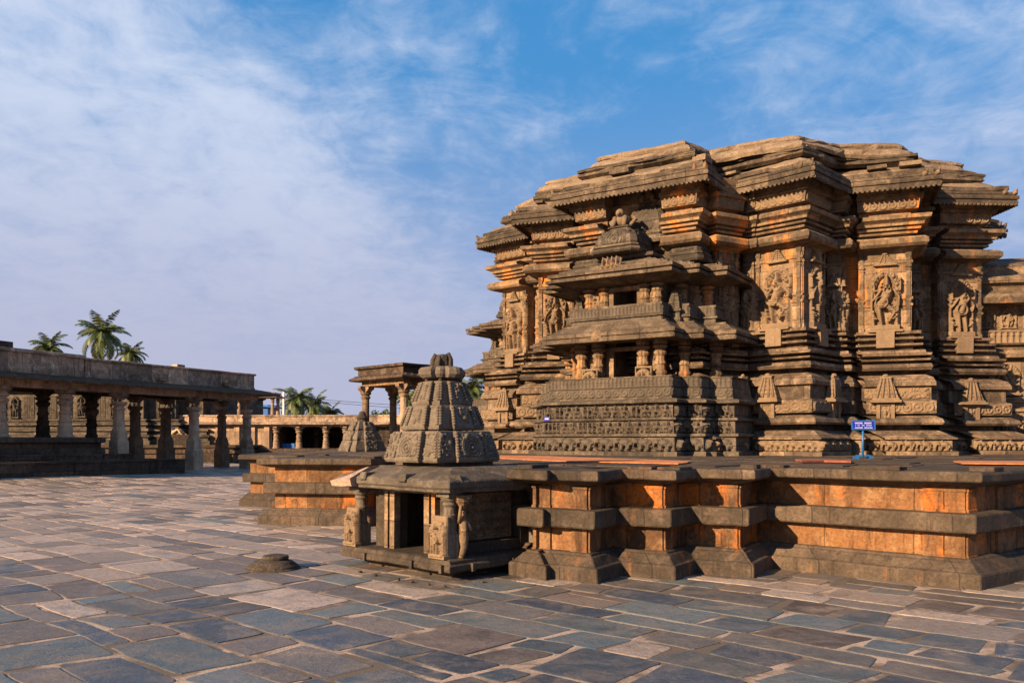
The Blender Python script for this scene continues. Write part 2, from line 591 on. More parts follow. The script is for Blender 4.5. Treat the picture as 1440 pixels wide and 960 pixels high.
    def relief(self, o, u, v, n, w, h, fn, res=0.025, depth0=-0.015):
        """Carved height field fn(X,Y) on a w x h panel; o is the lower centre."""
        nx, ny = max(4, int(w / res)), max(4, int(h / res))
        xs = np.linspace(-w / 2, w / 2, nx + 1)
        ys = np.linspace(0, h, ny + 1)
        X, Y = np.meshgrid(xs, ys)
        H = fn(X, Y)
        edge = np.zeros_like(H, bool)
        edge[0, :] = edge[-1, :] = True
        edge[:, 0] = edge[:, -1] = True
        H = np.where(edge, np.minimum(H, 0) + depth0, H)
        o, u, v, n = (np.array(q, float) for q in (o, u, v, n))
        P = o + X[..., None] * u + Y[..., None] * v + H[..., None] * n
        verts = [tuple(p) for p in P.reshape(-1, 3)]
        W = nx + 1
        faces, uvs = [], []
        flip = np.dot(np.cross(u, v), n) < 0
        for j in range(ny):
            for i in range(nx):
                a = j * W + i
                fc = [a, a + 1, a + 1 + W, a + W]
                faces.append(fc[::-1] if flip else fc)
                uvs.append(None)
        self.add(verts, faces, None, True)

    def build(self, name, mat, parent=None, jitter=0.0, freq=1.6, bevel=0.0, origin=None, rel=None):
        v = self.v
        if jitter:
            out = []
            for p in v:
                d = mnoise.noise_vector(Vector(p) * freq) * jitter + mnoise.noise_vector(Vector(p) * freq * 4.1) * (jitter * 0.4)
                out.append((p[0] + d.x, p[1] + d.y, p[2] + d.z * 0.6))
            v = out
        if origin is not None:
            ox, oy, oz = origin
            v = [(p[0] - ox, p[1] - oy, p[2] - oz) for p in v]
        if rel is not None:                 # parent base: make coordinates local to it
            ox, oy, oz = rel
            v = [(p[0] - ox, p[1] - oy, p[2] - oz) for p in v]
        me = bpy.data.meshes.new(name)
        me.from_pydata(v, [], self.f)
        uvl = me.uv_layers.new(name='UVMap')
        flat = []
        for fc, u in zip(self.f, self.uv):
            if u is None:
                u = [(0.3, 0.1)] * len(fc)
            for a in u:
                flat.extend(a)
        uvl.data.foreach_set('uv', flat)
        me.polygons.foreach_set('use_smooth', self.smooth)
        if any(t != 0.5 for t in self.tone):
            at = me.attributes.new('tone', 'FLOAT', 'FACE')
            at.data.foreach_set('value', self.tone)
        me.materials.append(mat)
        me.update()
        o = bpy.data.objects.new(name, me)
        COL.objects.link(o)
        if parent is not None:
            o.parent = parent
        if origin is not None:
            o.location = origin
        if bevel:
            b = o.modifiers.new('edge_wear', 'BEVEL')
            b.width = bevel
            b.segments = 1
            b.limit_method = 'ANGLE'
            b.angle_limit = R(35)
        return o


def thing(name, label, cat, loc=(0, 0, 0), rz=0.0, group=None):
    o = bpy.data.objects.new(name, None)
    COL.objects.link(o)
    o.location = loc
    o.rotation_euler = (0, 0, rz)
    o.empty_display_size = 0.2
    o['label'] = label
    o['category'] = cat
    if group:
        o['group'] = group
    return o


def tag(o, label, cat, group=None):
    o['label'] = label
    o['category'] = cat
    if group:
        o['group'] = group
    return o


def copy_tree(o, parent=None):
    c = o.copy()
    COL.objects.link(c)
    c.parent = parent
    for ch in list(o.children):
        copy_tree(ch, c)
    return c


def offset_poly(P, d):
    """Mitred outward offset of a counter-clockwise polygon of (x,y)."""
    n = len(P)
    out = []
    for i in range(n):
        p0, p1, p2 = Vector(P[i - 1]), Vector(P[i]), Vector(P[(i + 1) % n])
        e1, e2 = (p1 - p0).normalized(), (p2 - p1).normalized()
        n1, n2 = Vector((e1.y, -e1.x)), Vector((e2.y, -e2.x))
        k = 1 + n1.dot(n2)
        m = (n1 + n2) / max(0.25, k)
        q = p1 + m * d
        out.append((q.x, q.y))
    return out


def sweep(mb, P, prof, seg=0.0, cap0=True, cap1=True, crag=0.0, ctr=(0, 0)):
    """prof: list of (offset, z)."""
    mb.loft([[(x, y, z) for x, y in offset_poly(P, d)] for d, z in prof], seg=seg, cap0=cap0, cap1=cap1, crag=crag, ctr=ctr)


# ------------------------------------------------------------------ carving height fields
def cap_(H, X, Y, a, b, ra, rb, hh, base=0.0):
    ax, ay = a
    bx, by = b
    dx, dy = bx - ax, by - ay
    L2 = dx * dx + dy * dy + 1e-9
    t = np.clip(((X - ax) * dx + (Y - ay) * dy) / L2, 0, 1)
    d = np.hypot(X - ax - t * dx, Y - ay - t * dy)
    r = ra + (rb - ra) * t
    q = np.clip(1 - (d / r) ** 2, 0, 1)
    return np.maximum(H, np.where(q > 0, base + hh * np.sqrt(q), 0))


def ell_(H, X, Y, c, rx, ry, hh, base=0.0):
    q = np.clip(1 - ((X - c[0]) / rx) ** 2 - ((Y - c[1]) / ry) ** 2, 0, 1)
    return np.maximum(H, np.where(q > 0, base + hh * np.sqrt(q), 0))


def ring_(H, X, Y, c, rad, r, hh):
    d = np.abs(np.hypot(X - c[0], Y - c[1]) - rad)
    q = np.clip(1 - (d / r) ** 2, 0, 1)
    return np.maximum(H, hh * np.sqrt(q))


def deity(w, h, seed, kind='stand'):
    r = random.Random(seed)

    def fn(X, Y):
        H = np.zeros_like(X)
        s = h / 2.0
        k = 0.19 * s + 0.035
        sw = r.choice((-1, 1)) * 0.09 * s
        if kind == 'dance':
            sw *= 1.8
        # halo arch of scrolls
        aw = w * 0.40
        top = h * 0.92
        for i in range(15):
            a = math.pi * i / 14
            cx, cy = aw * math.cos(a), h * 0.55 + (top - h * 0.55 - 0.06) * math.sin(a)
            H = ell_(H, X, Y, (cx, cy), 0.055 * s + 0.015, 0.055 * s + 0.015, k * r.uniform(0.5, 0.9))
            H = ring_(H, X, Y, (cx, cy), 0.07 * s + 0.015, 0.012, k * 0.5)
        for sg in (-1, 1):
            H = cap_(H, X, Y, (sg * aw, h * 0.1), (sg * aw, h * 0.55), 0.03, 0.03, k * 0.6)
        # pedestal
        H = np.where((Y < h * 0.08) & (np.abs(X) < w * 0.46), k * 0.9, H)
        # legs, hips, torso
        yk = 0.10 * h
        hip = (sw * 0.6, 0.40 * h)
        lift = 0.0 if kind == 'stand' else 0.12 * h
        H = cap_(H, X, Y, (-0.10 * s, yk), (hip[0] - 0.10 * s, hip[1]), 0.05 * s, 0.10 * s, k)
        if kind == 'stand':
            H = cap_(H, X, Y, (0.12 * s, yk), (hip[0] + 0.10 * s, hip[1]), 0.05 * s, 0.10 * s, k)
        else:
            H = cap_(H, X, Y, (0.28 * s, 0.28 * h), (hip[0] + 0.08 * s, hip[1]), 0.07 * s, 0.10 * s, k)
            H = cap_(H, X, Y, (0.28 * s, 0.28 * h), (0.12 * s, 0.14 * h), 0.06 * s, 0.045 * s, k)
        H = ell_(H, X, Y, hip, 0.20 * s, 0.14 * s, k * 1.15)
        ch = (-sw * 0.4, 0.56 * h)
        H = cap_(H, X, Y, hip, ch, 0.12 * s, 0.17 * s, k * 1.2)
        H = ring_(H, X, Y, (hip[0], hip[1] + 0.05 * s), 0.17 * s, 0.02, k * 1.25)
        # arms
        for sg in (-1, 1):
            sh = (ch[0] + sg * 0.18 * s, 0.61 * h)
            e1 = (ch[0] + sg * r.uniform(0.30, 0.36) * s, 0.50 * h)
            H = cap_(H, X, Y, sh, e1, 0.055 * s, 0.045 * s, k * 0.95)
            H = cap_(H, X, Y, e1, (e1[0] + sg * r.uniform(-0.12, 0.08) * s, r.uniform(0.36, 0.47) * h), 0.045 * s, 0.035 * s, k * 0.95)
            e2 = (ch[0] + sg * 0.36 * s, 0.60 * h)
            H = cap_(H, X, Y, sh, e2, 0.05 * s, 0.04 * s, k * 0.8)
            H = cap_(H, X, Y, e2, (e2[0] + sg * 0.02 * s, 0.73 * h), 0.04 * s, 0.035 * s, k * 0.8)
            H = ell_(H, X, Y, (e2[0] + sg * 0.02 * s, 0.77 * h), 0.06 * s, 0.07 * s, k * 0.9)
            # attendants
            ax = sg * w * 0.36
            H = cap_(H, X, Y, (ax, 0.09 * h), (ax, 0.23 * h), 0.06 * s, 0.075 * s, k * 0.8)
            H = ell_(H, X, Y, (ax, 0.285 * h), 0.05 * s, 0.06 * s, k * 0.9)
            H = cap_(H, X, Y, (ax, 0.22 * h), (ax - sg * 0.1 * s, 0.17 * h), 0.03 * s, 0.03 * s, k)
        body = H > k * 0.55
        H = np.where(body & (Y < 0.44 * h) & (Y > 0.12 * h), H + k * 0.10 * np.sin(Y * 95 / s), H)
        for yy, rr_, xx in ((0.60, 0.10, ch[0]), (0.655, 0.055, ch[0])):
            H = ring_(H, X, Y, (xx, yy * h), rr_ * s, 0.016 * s, k * 1.45)
        # head and tall crown
        hd = (ch[0] * 0.6, 0.70 * h)
        H = ell_(H, X, Y, hd, 0.085 * s, 0.105 * s, k * 1.35)
        H = cap_(H, X, Y, (hd[0], hd[1] + 0.07 * s), (hd[0], hd[1] + 0.25 * s), 0.095 * s, 0.04 * s, k * 1.2)
        # beads and jewellery noise
        for i in range(26):
            H = ell_(H, X, Y, (r.uniform(-0.4, 0.4) * w, r.uniform(0.1, 0.9) * h), 0.022, 0.022, H.max() * 0.0 + k * 0.55)
        return H
    return fn


def elephants(w, h, seed, pitch=1.45):
    r = random.Random(seed)

    def fn(X, Y):
        H = np.zeros_like(X)
        H = np.where(Y < h * 0.06, 0.03, H)
        n = max(1, round(w / (h * pitch)))
        for i in range(n):
            cx = -w / 2 + (i + 0.5) * w / n + r.uniform(-0.03, 0.03) * h
            f = -1
            q = h * r.uniform(0.92, 1.02)
            k = h * 0.48
            H = ell_(H, X, Y, (cx + 0.06 * q, 0.60 * q), 0.48 * q, 0.30 * q, k)
            H = ell_(H, X, Y, (cx + f * 0.46 * q, 0.68 * q), 0.20 * q, 0.22 * q, k * 1.15)
            H = ell_(H, X, Y, (cx + f * 0.34 * q, 0.63 * q), 0.11 * q, 0.17 * q, k * 1.25)
            tx = r.uniform(-0.06, 0.1)
            H = cap_(H, X, Y, (cx + f * 0.60 * q, 0.60 * q), (cx + f * (0.66 + tx * 0.3) * q, 0.3 * q), 0.10 * q, 0.07 * q, k)
            H = cap_(H, X, Y, (cx + f * (0.66 + tx * 0.3) * q, 0.3 * q), (cx + f * (0.60 - tx) * q, 0.10 * q), 0.07 * q, 0.045 * q, k * 0.9)
            for lx, st in ((-0.30, 0.05), (-0.12, -0.04), (0.27, 0.05), (0.44, -0.03)):
                d = st * r.uniform(0.4, 1.8)
                H = cap_(H, X, Y, (cx + lx * q, 0.45 * q), (cx + (lx + d) * q, 0.07 * q), 0.105 * q, 0.075 * q, k * (0.95 if st > 0 else 0.75))
            H = cap_(H, X, Y, (cx + 0.52 * q, 0.66 * q), (cx + 0.56 * q, 0.3 * q), 0.035 * q, 0.02 * q, k * 0.8)
            if r.random() < 0.5:
                H = ell_(H, X, Y, (cx - 0.08 * q, 0.93 * q), 0.08 * q, 0.1 * q, k * 0.9)
        return H
    return fn


def riders(w, h, seed):
    r = random.Random(seed)

    def fn(X, Y):
        H = np.zeros_like(X)
        H = np.where(Y < h * 0.06, 0.025, H)
        n = max(1, round(w / (h * 0.85)))
        k = h * 0.42
        for i in range(n):
            cx = -w / 2 + (i + 0.5) * w / n + r.uniform(-0.06, 0.06) * h
            t = r.random()
            if t < 0.6:
                H = ell_(H, X, Y, (cx, 0.45 * h), 0.30 * h, 0.15 * h, k)
                H = cap_(H, X, Y, (cx - 0.24 * h, 0.5 * h), (cx - 0.36 * h, 0.74 * h), 0.10 * h, 0.08 * h, k)
                H = cap_(H, X, Y, (cx - 0.36 * h, 0.74 * h), (cx - 0.46 * h, 0.62 * h), 0.07 * h, 0.05 * h, k)
                for lx in (-0.24, -0.14, 0.15, 0.26):
                    H = cap_(H, X, Y, (cx + lx * h, 0.4 * h), (cx + (lx + r.uniform(-0.1, 0.1)) * h, 0.08 * h), 0.055 * h, 0.035 * h, k * 0.8)
                H = cap_(H, X, Y, (cx, 0.5 * h), (cx + 0.02 * h, 0.78 * h), 0.10 * h, 0.09 * h, k * 1.1)
                H = ell_(H, X, Y, (cx, 0.9 * h), 0.075 * h, 0.085 * h, k * 1.1)
            else:
                for d in (-0.2, 0.2):
                    H = cap_(H, X, Y, (cx + (d - 0.05) * h, 0.08 * h), (cx + d * h, 0.42 * h), 0.05 * h, 0.08 * h, k * 0.9)
                    H = cap_(H, X, Y, (cx + (d + 0.07) * h, 0.08 * h), (cx + d * h, 0.42 * h), 0.05 * h, 0.08 * h, k * 0.9)
                    H = cap_(H, X, Y, (cx + d * h, 0.42 * h), (cx + d * h, 0.68 * h), 0.09 * h, 0.11 * h, k)
                    H = ell_(H, X, Y, (cx + d * h, 0.84 * h), 0.08 * h, 0.09 * h, k * 1.1)
                    H = cap_(H, X, Y, (cx + d * h, 0.66 * h), (cx + (d + r.uniform(-0.22, 0.22)) * h, r.uniform(0.5, 0.9) * h), 0.045 * h, 0.035 * h, k)
        return H
    return fn


def scrolls(w, h, seed):
    r = random.Random(seed)

    def fn(X, Y):
        H = np.zeros_like(X)
        n = max(1, round(w / (h * 1.02)))
        for i in range(n):
            cx = -w / 2 + (i + 0.5) * w / n
            H = ring_(H, X, Y, (cx, h * 0.5), h * 0.38, h * 0.10, h * 0.16)
            H = ell_(H, X, Y, (cx, h * 0.5), h * 0.18, h * 0.18, h * 0.16)
            for a in range(3):
                t = a * 2.1 + r.random()
                H = ell_(H, X, Y, (cx + 0.22 * h * math.cos(t), h * 0.5 + 0.22 * h * math.sin(t)), h * 0.07, h * 0.07, h * 0.14)
        H = np.where((Y < h * 0.07) | (Y > h * 0.93), h * 0.1, H)
        return H
    return fn


def balusters(w, h, seed):
    r = random.Random(seed)

    def fn(X, Y):
        H = np.zeros_like(X)
        n = max(2, round(w / (h * 0.42)))
        for i in range(n):
            cx = -w / 2 + (i + 0.5) * w / n
            H = cap_(H, X, Y, (cx, h * 0.12), (cx, h * 0.82), h * 0.13, h * 0.13, h * 0.13)
            H = ell_(H, X, Y, (cx, h * 0.62), h * 0.12, h * 0.12, h * 0.2)
        H = np.where((Y < h * 0.10) | (Y > h * 0.88), h * 0.17, H)
        return H
    return fn


def lattice(w, h, seed):
    r = random.Random(seed)

    def fn(X, Y):
        H = np.zeros_like(X)
        nx, ny = max(2, round(w / 0.12)), max(2, round(h / 0.12))
        for i in range(nx):
            for j in range(ny):
                c = (-w / 2 + (i + 0.5) * w / nx, (j + 0.5) * h / ny)
                H = ring_(H, X, Y, c, 0.042, 0.016, 0.05)
                H = ell_(H, X, Y, c, 0.025, 0.025, 0.055)
        H = np.where((Y < 0.03) | (Y > h - 0.03) | (np.abs(X) > w / 2 - 0.03), 0.045, H)
        return H
    return fn


def foliage_band(w, h, seed):
    r = random.Random(seed)

    def fn(X, Y):
        H = np.zeros_like(X)
        for i in range(int(w * h * 160) + 6):
            c = (r.uniform(-w / 2, w / 2), r.uniform(0.05 * h, 0.95 * h))
            q = r.uniform(0.025, 0.05)
            H = ring_(H, X, Y, c, q, 0.016, 0.035) if r.random() < 0.5 else ell_(H, X, Y, c, q, q, 0.045)
        return H
    return fn


def medallion(w, h, seed):
    r = random.Random(seed)

    def fn(X, Y):
        H = np.zeros_like(X)
        c = (0, h * 0.38)
        H = ell_(H, X, Y, c, w * 0.08, w * 0.08, 0.05)
        for q in (0.15, 0.25, 0.34):
            H = ring_(H, X, Y, c, w * q, w * 0.045, 0.045)
        for i in range(26):
            a = -0.5 + i * (math.pi + 1.0) / 25
            H = ell_(H, X, Y, (c[0] + w * 0.39 * math.cos(a), c[1] + w * 0.42 * math.sin(a)), 0.03, 0.03, 0.045)
            if i % 2:
                H = ell_(H, X, Y, (c[0] + w * 0.46 * math.cos(a), c[1] + w * 0.53 * math.sin(a)), 0.035, 0.035, 0.035)
        for i in range(9):
            H = ell_(H, X, Y, (r.uniform(-0.1, 0.1), h * r.uniform(0.74, 0.94)), 0.035, 0.035, 0.06)
        return H
    return fn


Z3 = (0, 0, 1)

# ------------------------------------------------------------------ ground and flagstones
PLAT = [(-7.6, 26.0), (-7.17, 22.4), (-4.75, 21.05), (-5.19, 17.4), (-2.81, 16.9), (-2.55, 17.9), (-1.3, 15.9), (-1.85, 13.6), (-0.6, 12.3), (-0.75, 11.9),
        (0.22, 11.25), (-0.05, 10.85), (0.42, 10.35), (0.47, 10.52), (1.01, 10.12), (1.38, 10.74), (1.98, 10.36), (2.35, 10.93), (2.99, 10.54), (3.45, 11.38),
        (5.31, 9.66), (6.3, 10.45), (9.5, 12.9), (24, 22), (24, 46), (-4, 46), (-7.6, 38), (-7.7, 33)]


def inside(P, x, y):
    c = False
    n = len(P)
    for i in range(n):
        x1, y1 = P[i]
        x2, y2 = P[(i + 1) % n]
        if (y1 > y) != (y2 > y) and x < (x2 - x1) * (y - y1) / (y2 - y1) + x1:
            c = not c
    return c


def build_ground():
    mb = MB()
    xs = [-1500, -500, -160, -80, -50] + list(np.linspace(-40, 16, 29)) + [30, 60, 160, 500, 1500]
    ys = [-1500, -400, -100, -30, -10] + list(np.linspace(0, 60, 31)) + [90, 160, 400, 900, 2000]
    W = len(xs)
    vs_ = [(x, y, ground_z(x, y)) for y in ys for x in xs]
    fs = [[j * W + i, j * W + i + 1, (j + 1) * W + i + 1, (j + 1) * W + i] for j in range(len(ys) - 1) for i in range(W - 1)]
    mb.add(vs_, fs, None, True)
    g = mb.build('ground', M['sand'])
    g['kind'] = 'structure'

    e1 = Vector((math.cos(R(-43)), math.sin(R(-43))))
    e2 = Vector((-e1.y, e1.x))
    core = offset_poly(PLAT, -0.35)
    verts, faces, tones, hues = [], [], [], []
    r = random.Random(11)
    b = -42.0
    while b < 62:
        near_row = True
        wdt = r.uniform(0.38, 0.85)
        a = -62.0 + r.uniform(0, 1)
        while a < 40:
            ln = r.uniform(0.5, 1.4)
            if r.random() < 0.12:
                ln *= 0.6
            q_ = r.random()
            if q_ < 0.22 and wdt > 0.6:
                f = r.uniform(0.35, 0.65)
                cells = [(a, b, ln, wdt * f), (a, b + wdt * f, ln, wdt * (1 - f))]
            elif q_ < 0.36 and ln > 1.0 and wdt > 0.6:
                f, g_ = r.uniform(0.35, 0.65), r.uniform(0.35, 0.65)
                cells = [(a, b, ln, wdt * f), (a, b + wdt * f, ln * g_, wdt * (1 - f)), (a + ln * g_, b + wdt * f, ln * (1 - g_), wdt * (1 - f))]
            else:
                cells = [(a, b, ln, wdt)]
            a_row, b_row, ln_row, w_row = a, b, ln, wdt
            for a, b, ln, wdt in cells:
              c = e1 * (a + ln / 2) + e2 * (b + wdt / 2)
              if 2.6 < c.y < 54 and -0.66 * c.y - 3.5 < c.x < 0.66 * c.y + 3 and not inside(core, c.x, c.y):
                near = c.y < 18
                gap = r.uniform(0.006, 0.02) if r.random() < 0.7 else r.uniform(0.02, 0.045)
                step = 0.09 if near else 0.5
                rc = [(a + gap, b + gap), (a + ln - gap, b + gap), (a + ln - gap, b + wdt - gap), (a + gap, b + wdt - gap)]
                sk0, sk1 = r.uniform(-0.09, 0.09), r.uniform(-0.09, 0.09)
                rc = [(rc[0][0] + max(0, sk0), rc[0][1]), (rc[1][0] - max(0, sk1), rc[1][1]), (rc[2][0] - max(0, -sk1), rc[2][1]), (rc[3][0] + max(0, -sk0), rc[3][1])]
                rc = [(p + r.uniform(-1, 1) * 0.022, q + r.uniform(-1, 1) * 0.022) for p, q in rc]
                ring = []
                for i in range(4):
                    p, q = Vector(rc[i]), Vector(rc[(i + 1) % 4])
                    L_ = (q - p).length
                    k = max(2, int(L_ / step))
                    cr = min(0.03, L_ * 0.08)
                    for j in range(k + 1):
                        t = cr / L_ + (1 - 2 * cr / L_) * j / k
                        s = p.lerp(q, t)
                        ring.append(s)
                tz = r.uniform(0.002, 0.006)
                tx, ty = r.gauss(0, 0.006), r.gauss(0, 0.006)
                base = len(verts)
                cen = Vector((a + ln / 2, b + wdt / 2))
                tops, ins = [], []
                for s in ring:
                    w0 = e1 * s.x + e2 * s.y
                    wv = mnoise.noise_vector(Vector((w0.x * 0.45, w0.y * 0.45, 7.7))) * 0.13
                    w0 = Vector((w0.x + wv.x, w0.y + wv.y))
                    nv = mnoise.noise_vector(Vector((w0.x * 3.1, w0.y * 3.1, 0.3))) * 0.022 + mnoise.noise_vector(Vector((w0.x * 11, w0.y * 11, 2))) * 0.008
                    w0 = Vector((w0.x + nv.x, w0.y + nv.y))
                    z = ground_z(w0.x, w0.y)
                    d = s - cen
                    h = tz + d.x * tx * 0.6 + d.y * ty * 0.6
                    tops.append((w0.x, w0.y, z + max(0.0015, h)))
                    wc = e1 * cen.x + e2 * cen.y + Vector((wv.x, wv.y))
                    q = w0 + (wc - w0).normalized() * 0.014
                    ins.append((q.x, q.y, z + max(0.0015, h) + 0.003))
                n = len(ring)
                low = [(p[0], p[1], p[2] - 0.06) for p in tops]
                verts += low + tops + ins
                fs = [[base + n * 2 + i for i in range(n)]]
                for lv in (0, 1):
                    for i in range(n):
                        j = (i + 1) % n
                        fs.append([base + lv * n + i, base + lv * n + j, base + (lv + 1) * n + j, base + (lv + 1) * n + i])
                faces += fs
                # slate-blue stones are commoner towards the gateway side, pink-grey ones in the middle of the court
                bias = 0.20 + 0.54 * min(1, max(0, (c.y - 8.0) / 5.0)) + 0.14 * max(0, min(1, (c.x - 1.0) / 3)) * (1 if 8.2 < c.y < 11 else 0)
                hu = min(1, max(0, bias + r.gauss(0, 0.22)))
                tn = r.random()
                tones += [tn] * len(fs)
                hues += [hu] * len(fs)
            a, b, ln, wdt = a_row, b_row, ln_row, w_row
            a += ln
        b += wdt
    me = bpy.data.meshes.new('flagstones')
    me.from_pydata(verts, [], faces)
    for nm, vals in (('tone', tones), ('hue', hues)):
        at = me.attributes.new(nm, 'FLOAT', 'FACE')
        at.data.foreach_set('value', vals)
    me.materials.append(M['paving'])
    me.update()
    o = bpy.data.objects.new('flagstone_paving', me)
    COL.objects.link(o)
    o['kind'] = 'structure'


build_ground()


# ------------------------------------------------------------------ temple platform
def build_platform():
    t = thing('temple_platform', 'broad stepped stone platform with orange stained panels that the carved temple stands on', 'platform', (2, 16, 0))
    rel = (2, 16, 0)

    def part(name, prof, mat, jit=0.012, cap1=False, cap0=False, bev=0.012):
        mb = MB()
        sweep(mb, PLAT, prof, seg=0.22, cap0=cap0, cap1=cap1)
        return mb.build(name, M[mat], t, jitter=jit, rel=rel, bevel=bev)
    part('foot_course', [(0.0, -0.03), (0.0, 0.165), (-0.02, 0.18), (-0.05, 0.19), (-0.14, 0.285), (-0.17, 0.30), (-0.19, 0.33), (-0.36, 0.335)], 'foot')
    part('lower_panel_wall', [(-0.27, 0.30), (-0.27, 0.70)], 'panel', 0.006)
    part('band_course', [(-0.36, 0.625), (-0.10, 0.63), (-0.08, 0.64), (-0.08, 0.84), (-0.10, 0.855), (-0.36, 0.865)], 'slab', 0.010)
    part('upper_panel_wall', [(-0.265, 0.82), (-0.265, 1.20)], 'panel', 0.006)
    part('coping', [(-0.34, 1.155), (-0.20, 1.16), (-0.02, 1.215), (0.01, 1.225), (0.02, 1.24), (0.02, 1.315), (0.0, 1.345), (-0.6, 1.352), (-0.9, 1.352)], 'slab', 0.016, True)
    # pilaster strips at the corners and along the long faces
    n = len(PLAT)
    wall = offset_poly(PLAT, -0.266)
    for i in range(6, len(PLAT) - 6):
        a, b = Vector(wall[i]), Vector(wall[(i + 1) % n])
        d = b - a
        L_ = d.length
        if L_ < 0.35:
            continue
        u = d.normalized()
        nn = Vector((u.y, -u.x))
        spots = [0.11, L_ - 0.11]
        if L_ > 1.5:
            spots += [L_ * 0.87]
        for s in spots:
            p = a + u * s
            for z, h in ((0.315, 0.31), (0.86, 0.285)):
                mb = MB()
                O, U, W_ = Vector((p.x, p.y, z)), Vector((u.x, u.y, 0)), Vector((nn.x, nn.y, 0))
                rings = []
                for wd, dp, zz in ((0.24, 0.04, 0), (0.24, 0.04, 0.03), (0.22, 0.028, 0.035), (0.22, 0.028, h - 0.045), (0.24, 0.04, h - 0.04), (0.24, 0.04, h - 0.008)):
                    rings.append([tuple(O + U * a_ + W_ * b_ + Vector((0, 0, zz))) for a_, b_ in ((wd / 2, dp), (wd / 2, -0.02), (-wd / 2, -0.02), (-wd / 2, dp))])
                if U.cross(W_).z > 0:
                    pass
                else:
                    rings = [q[::-1] for q in rings]
                mb.loft([q[::-1] for q in rings])
                mb.build('pilaster', M['panel'], t, jitter=0.004, rel=rel)
    # loose coping stones along the rim
    r = random.Random(4)
    rim = offset_poly(PLAT, -0.16)
    for i in range(2, len(PLAT) - 6):
        a, b = Vector(rim[i]), Vector(rim[(i + 1) % n])
        L_ = (b - a).length
        s = r.uniform(0, 0.5)
        while s < L_ - 0.3:
            w = r.uniform(0.25, 0.6)
            if r.random() < 0.5 and s + w < L_:
                p = a.lerp(b, (s + w / 2) / L_)
                d = (b - a).normalized()
                mb = MB()
                mb.box((p.x, p.y, 1.34), (w, r.uniform(0.18, 0.3), r.uniform(0.035, 0.06)), math.atan2(d.y, d.x) + r.uniform(-0.03, 0.03), 1.0)
                ob = mb.build('coping_stone', M['slab'], t, rel=rel, bevel=0.008)
            s += w + r.uniform(0.1, 0.7)
    # flags paving the top
    mb = MB()
    r = random.Random(8)
    e1 = Vector((math.cos(R(-35)), math.sin(R(-35))))
    e2 = Vector((-e1.y, e1.x))
    inner = offset_poly(PLAT, -0.45)
    b = -30
    while b < 60:
        w = r.uniform(0.6, 1.1)
        a = -40 + r.random()
        while a < 40:
            l = r.uniform(0.8, 1.9)
            pts = [e1 * (a + 0.01) + e2 * (b + 0.01), e1 * (a + l - 0.01) + e2 * (b + 0.01), e1 * (a + l - 0.01) + e2 * (b + w - 0.01), e1 * (a + 0.01) + e2 * (b + w - 0.01)]
            if all(inside(inner, p.x, p.y) for p in pts) and pts[0].y < 34 and pts[0].x < 16:
                z = 1.358 + r.uniform(0, 0.012)
                mb.loft([[(p.x, p.y, 1.34) for p in pts], [(p.x, p.y, z) for p in pts]], cap0=False)
            a += l
        b += w
    mb.build('paving_top', M['slab'], t, rel=rel)


build_platform()

# ------------------------------------------------------------------ the star-plan temple
CX, CY = 6.9, 27.2
C2 = Vector((CX, CY))


def pol(a, r):
    return Vector((CX + r * math.cos(R(a)), CY + r * math.sin(R(a))))


def bay_corners(a, dist, hw):
    n = Vector((math.cos(R(a)), math.sin(R(a))))
    t = Vector((-n.y, n.x))           # increasing angle
    return [(C2 + n * dist - t * hw, a - 90, a), (C2 + n * dist + t * hw, a, a + 90)]


def star(with_c=True):
    tips = []
    for a, r in ((17, 6.8), (40, 6.8)):
        tips.append((pol(a, r), a - 45, a + 45))
    tips += bay_corners(57, 6.9, 1.45)
    for a, r in ((80, 6.8), (103, 6.8), (125, 6.8)):
        tips.append((pol(a, r), a - 45, a + 45))
    tips += bay_corners(147, 6.75, 1.25)
    for a, r in ((183, 6.85), (206, 6.5)):
        tips.append((pol(a, r), a - 45, a + 45))
    tips += bay_corners(237, 6.75, 1.25)
    if with_c:
        tips.append((pol(253.5, 6.3), 253.5 - 45, 253.5 + 45))
    for a, r in ((270, 6.55), (294.5, 6.6), (318.5, 6.9), (346, 6.8)):
        tips.append((pol(a, r), a - 45, a + 45))
    pts = []
    n = len(tips)
    for i in range(n):
        p, a0, a1 = tips[i]
        pts.append(p)
        q, b0, b1 = tips[(i + 1) % n]
        if (b0 - a1) % 360 < 1 or (b0 - a1) % 360 > 359:
            continue
        na = Vector((math.cos(R(a1)), math.sin(R(a1))))
        nb = Vector((math.cos(R(b0)), math.sin(R(b0))))
        ca, cb = na.dot(p), nb.dot(q)
        det = na.x * nb.y - na.y * nb.x
        x = (ca * nb.y - cb * na.y) / det
        y = (na.x * cb - nb.x * ca) / det
        pts.append(Vector((x, y)))
    return [(p.x, p.y) for p in pts]


STAR = star(True)
STAR = offset_poly(STAR, -0.10)
STAR_E = star(False)

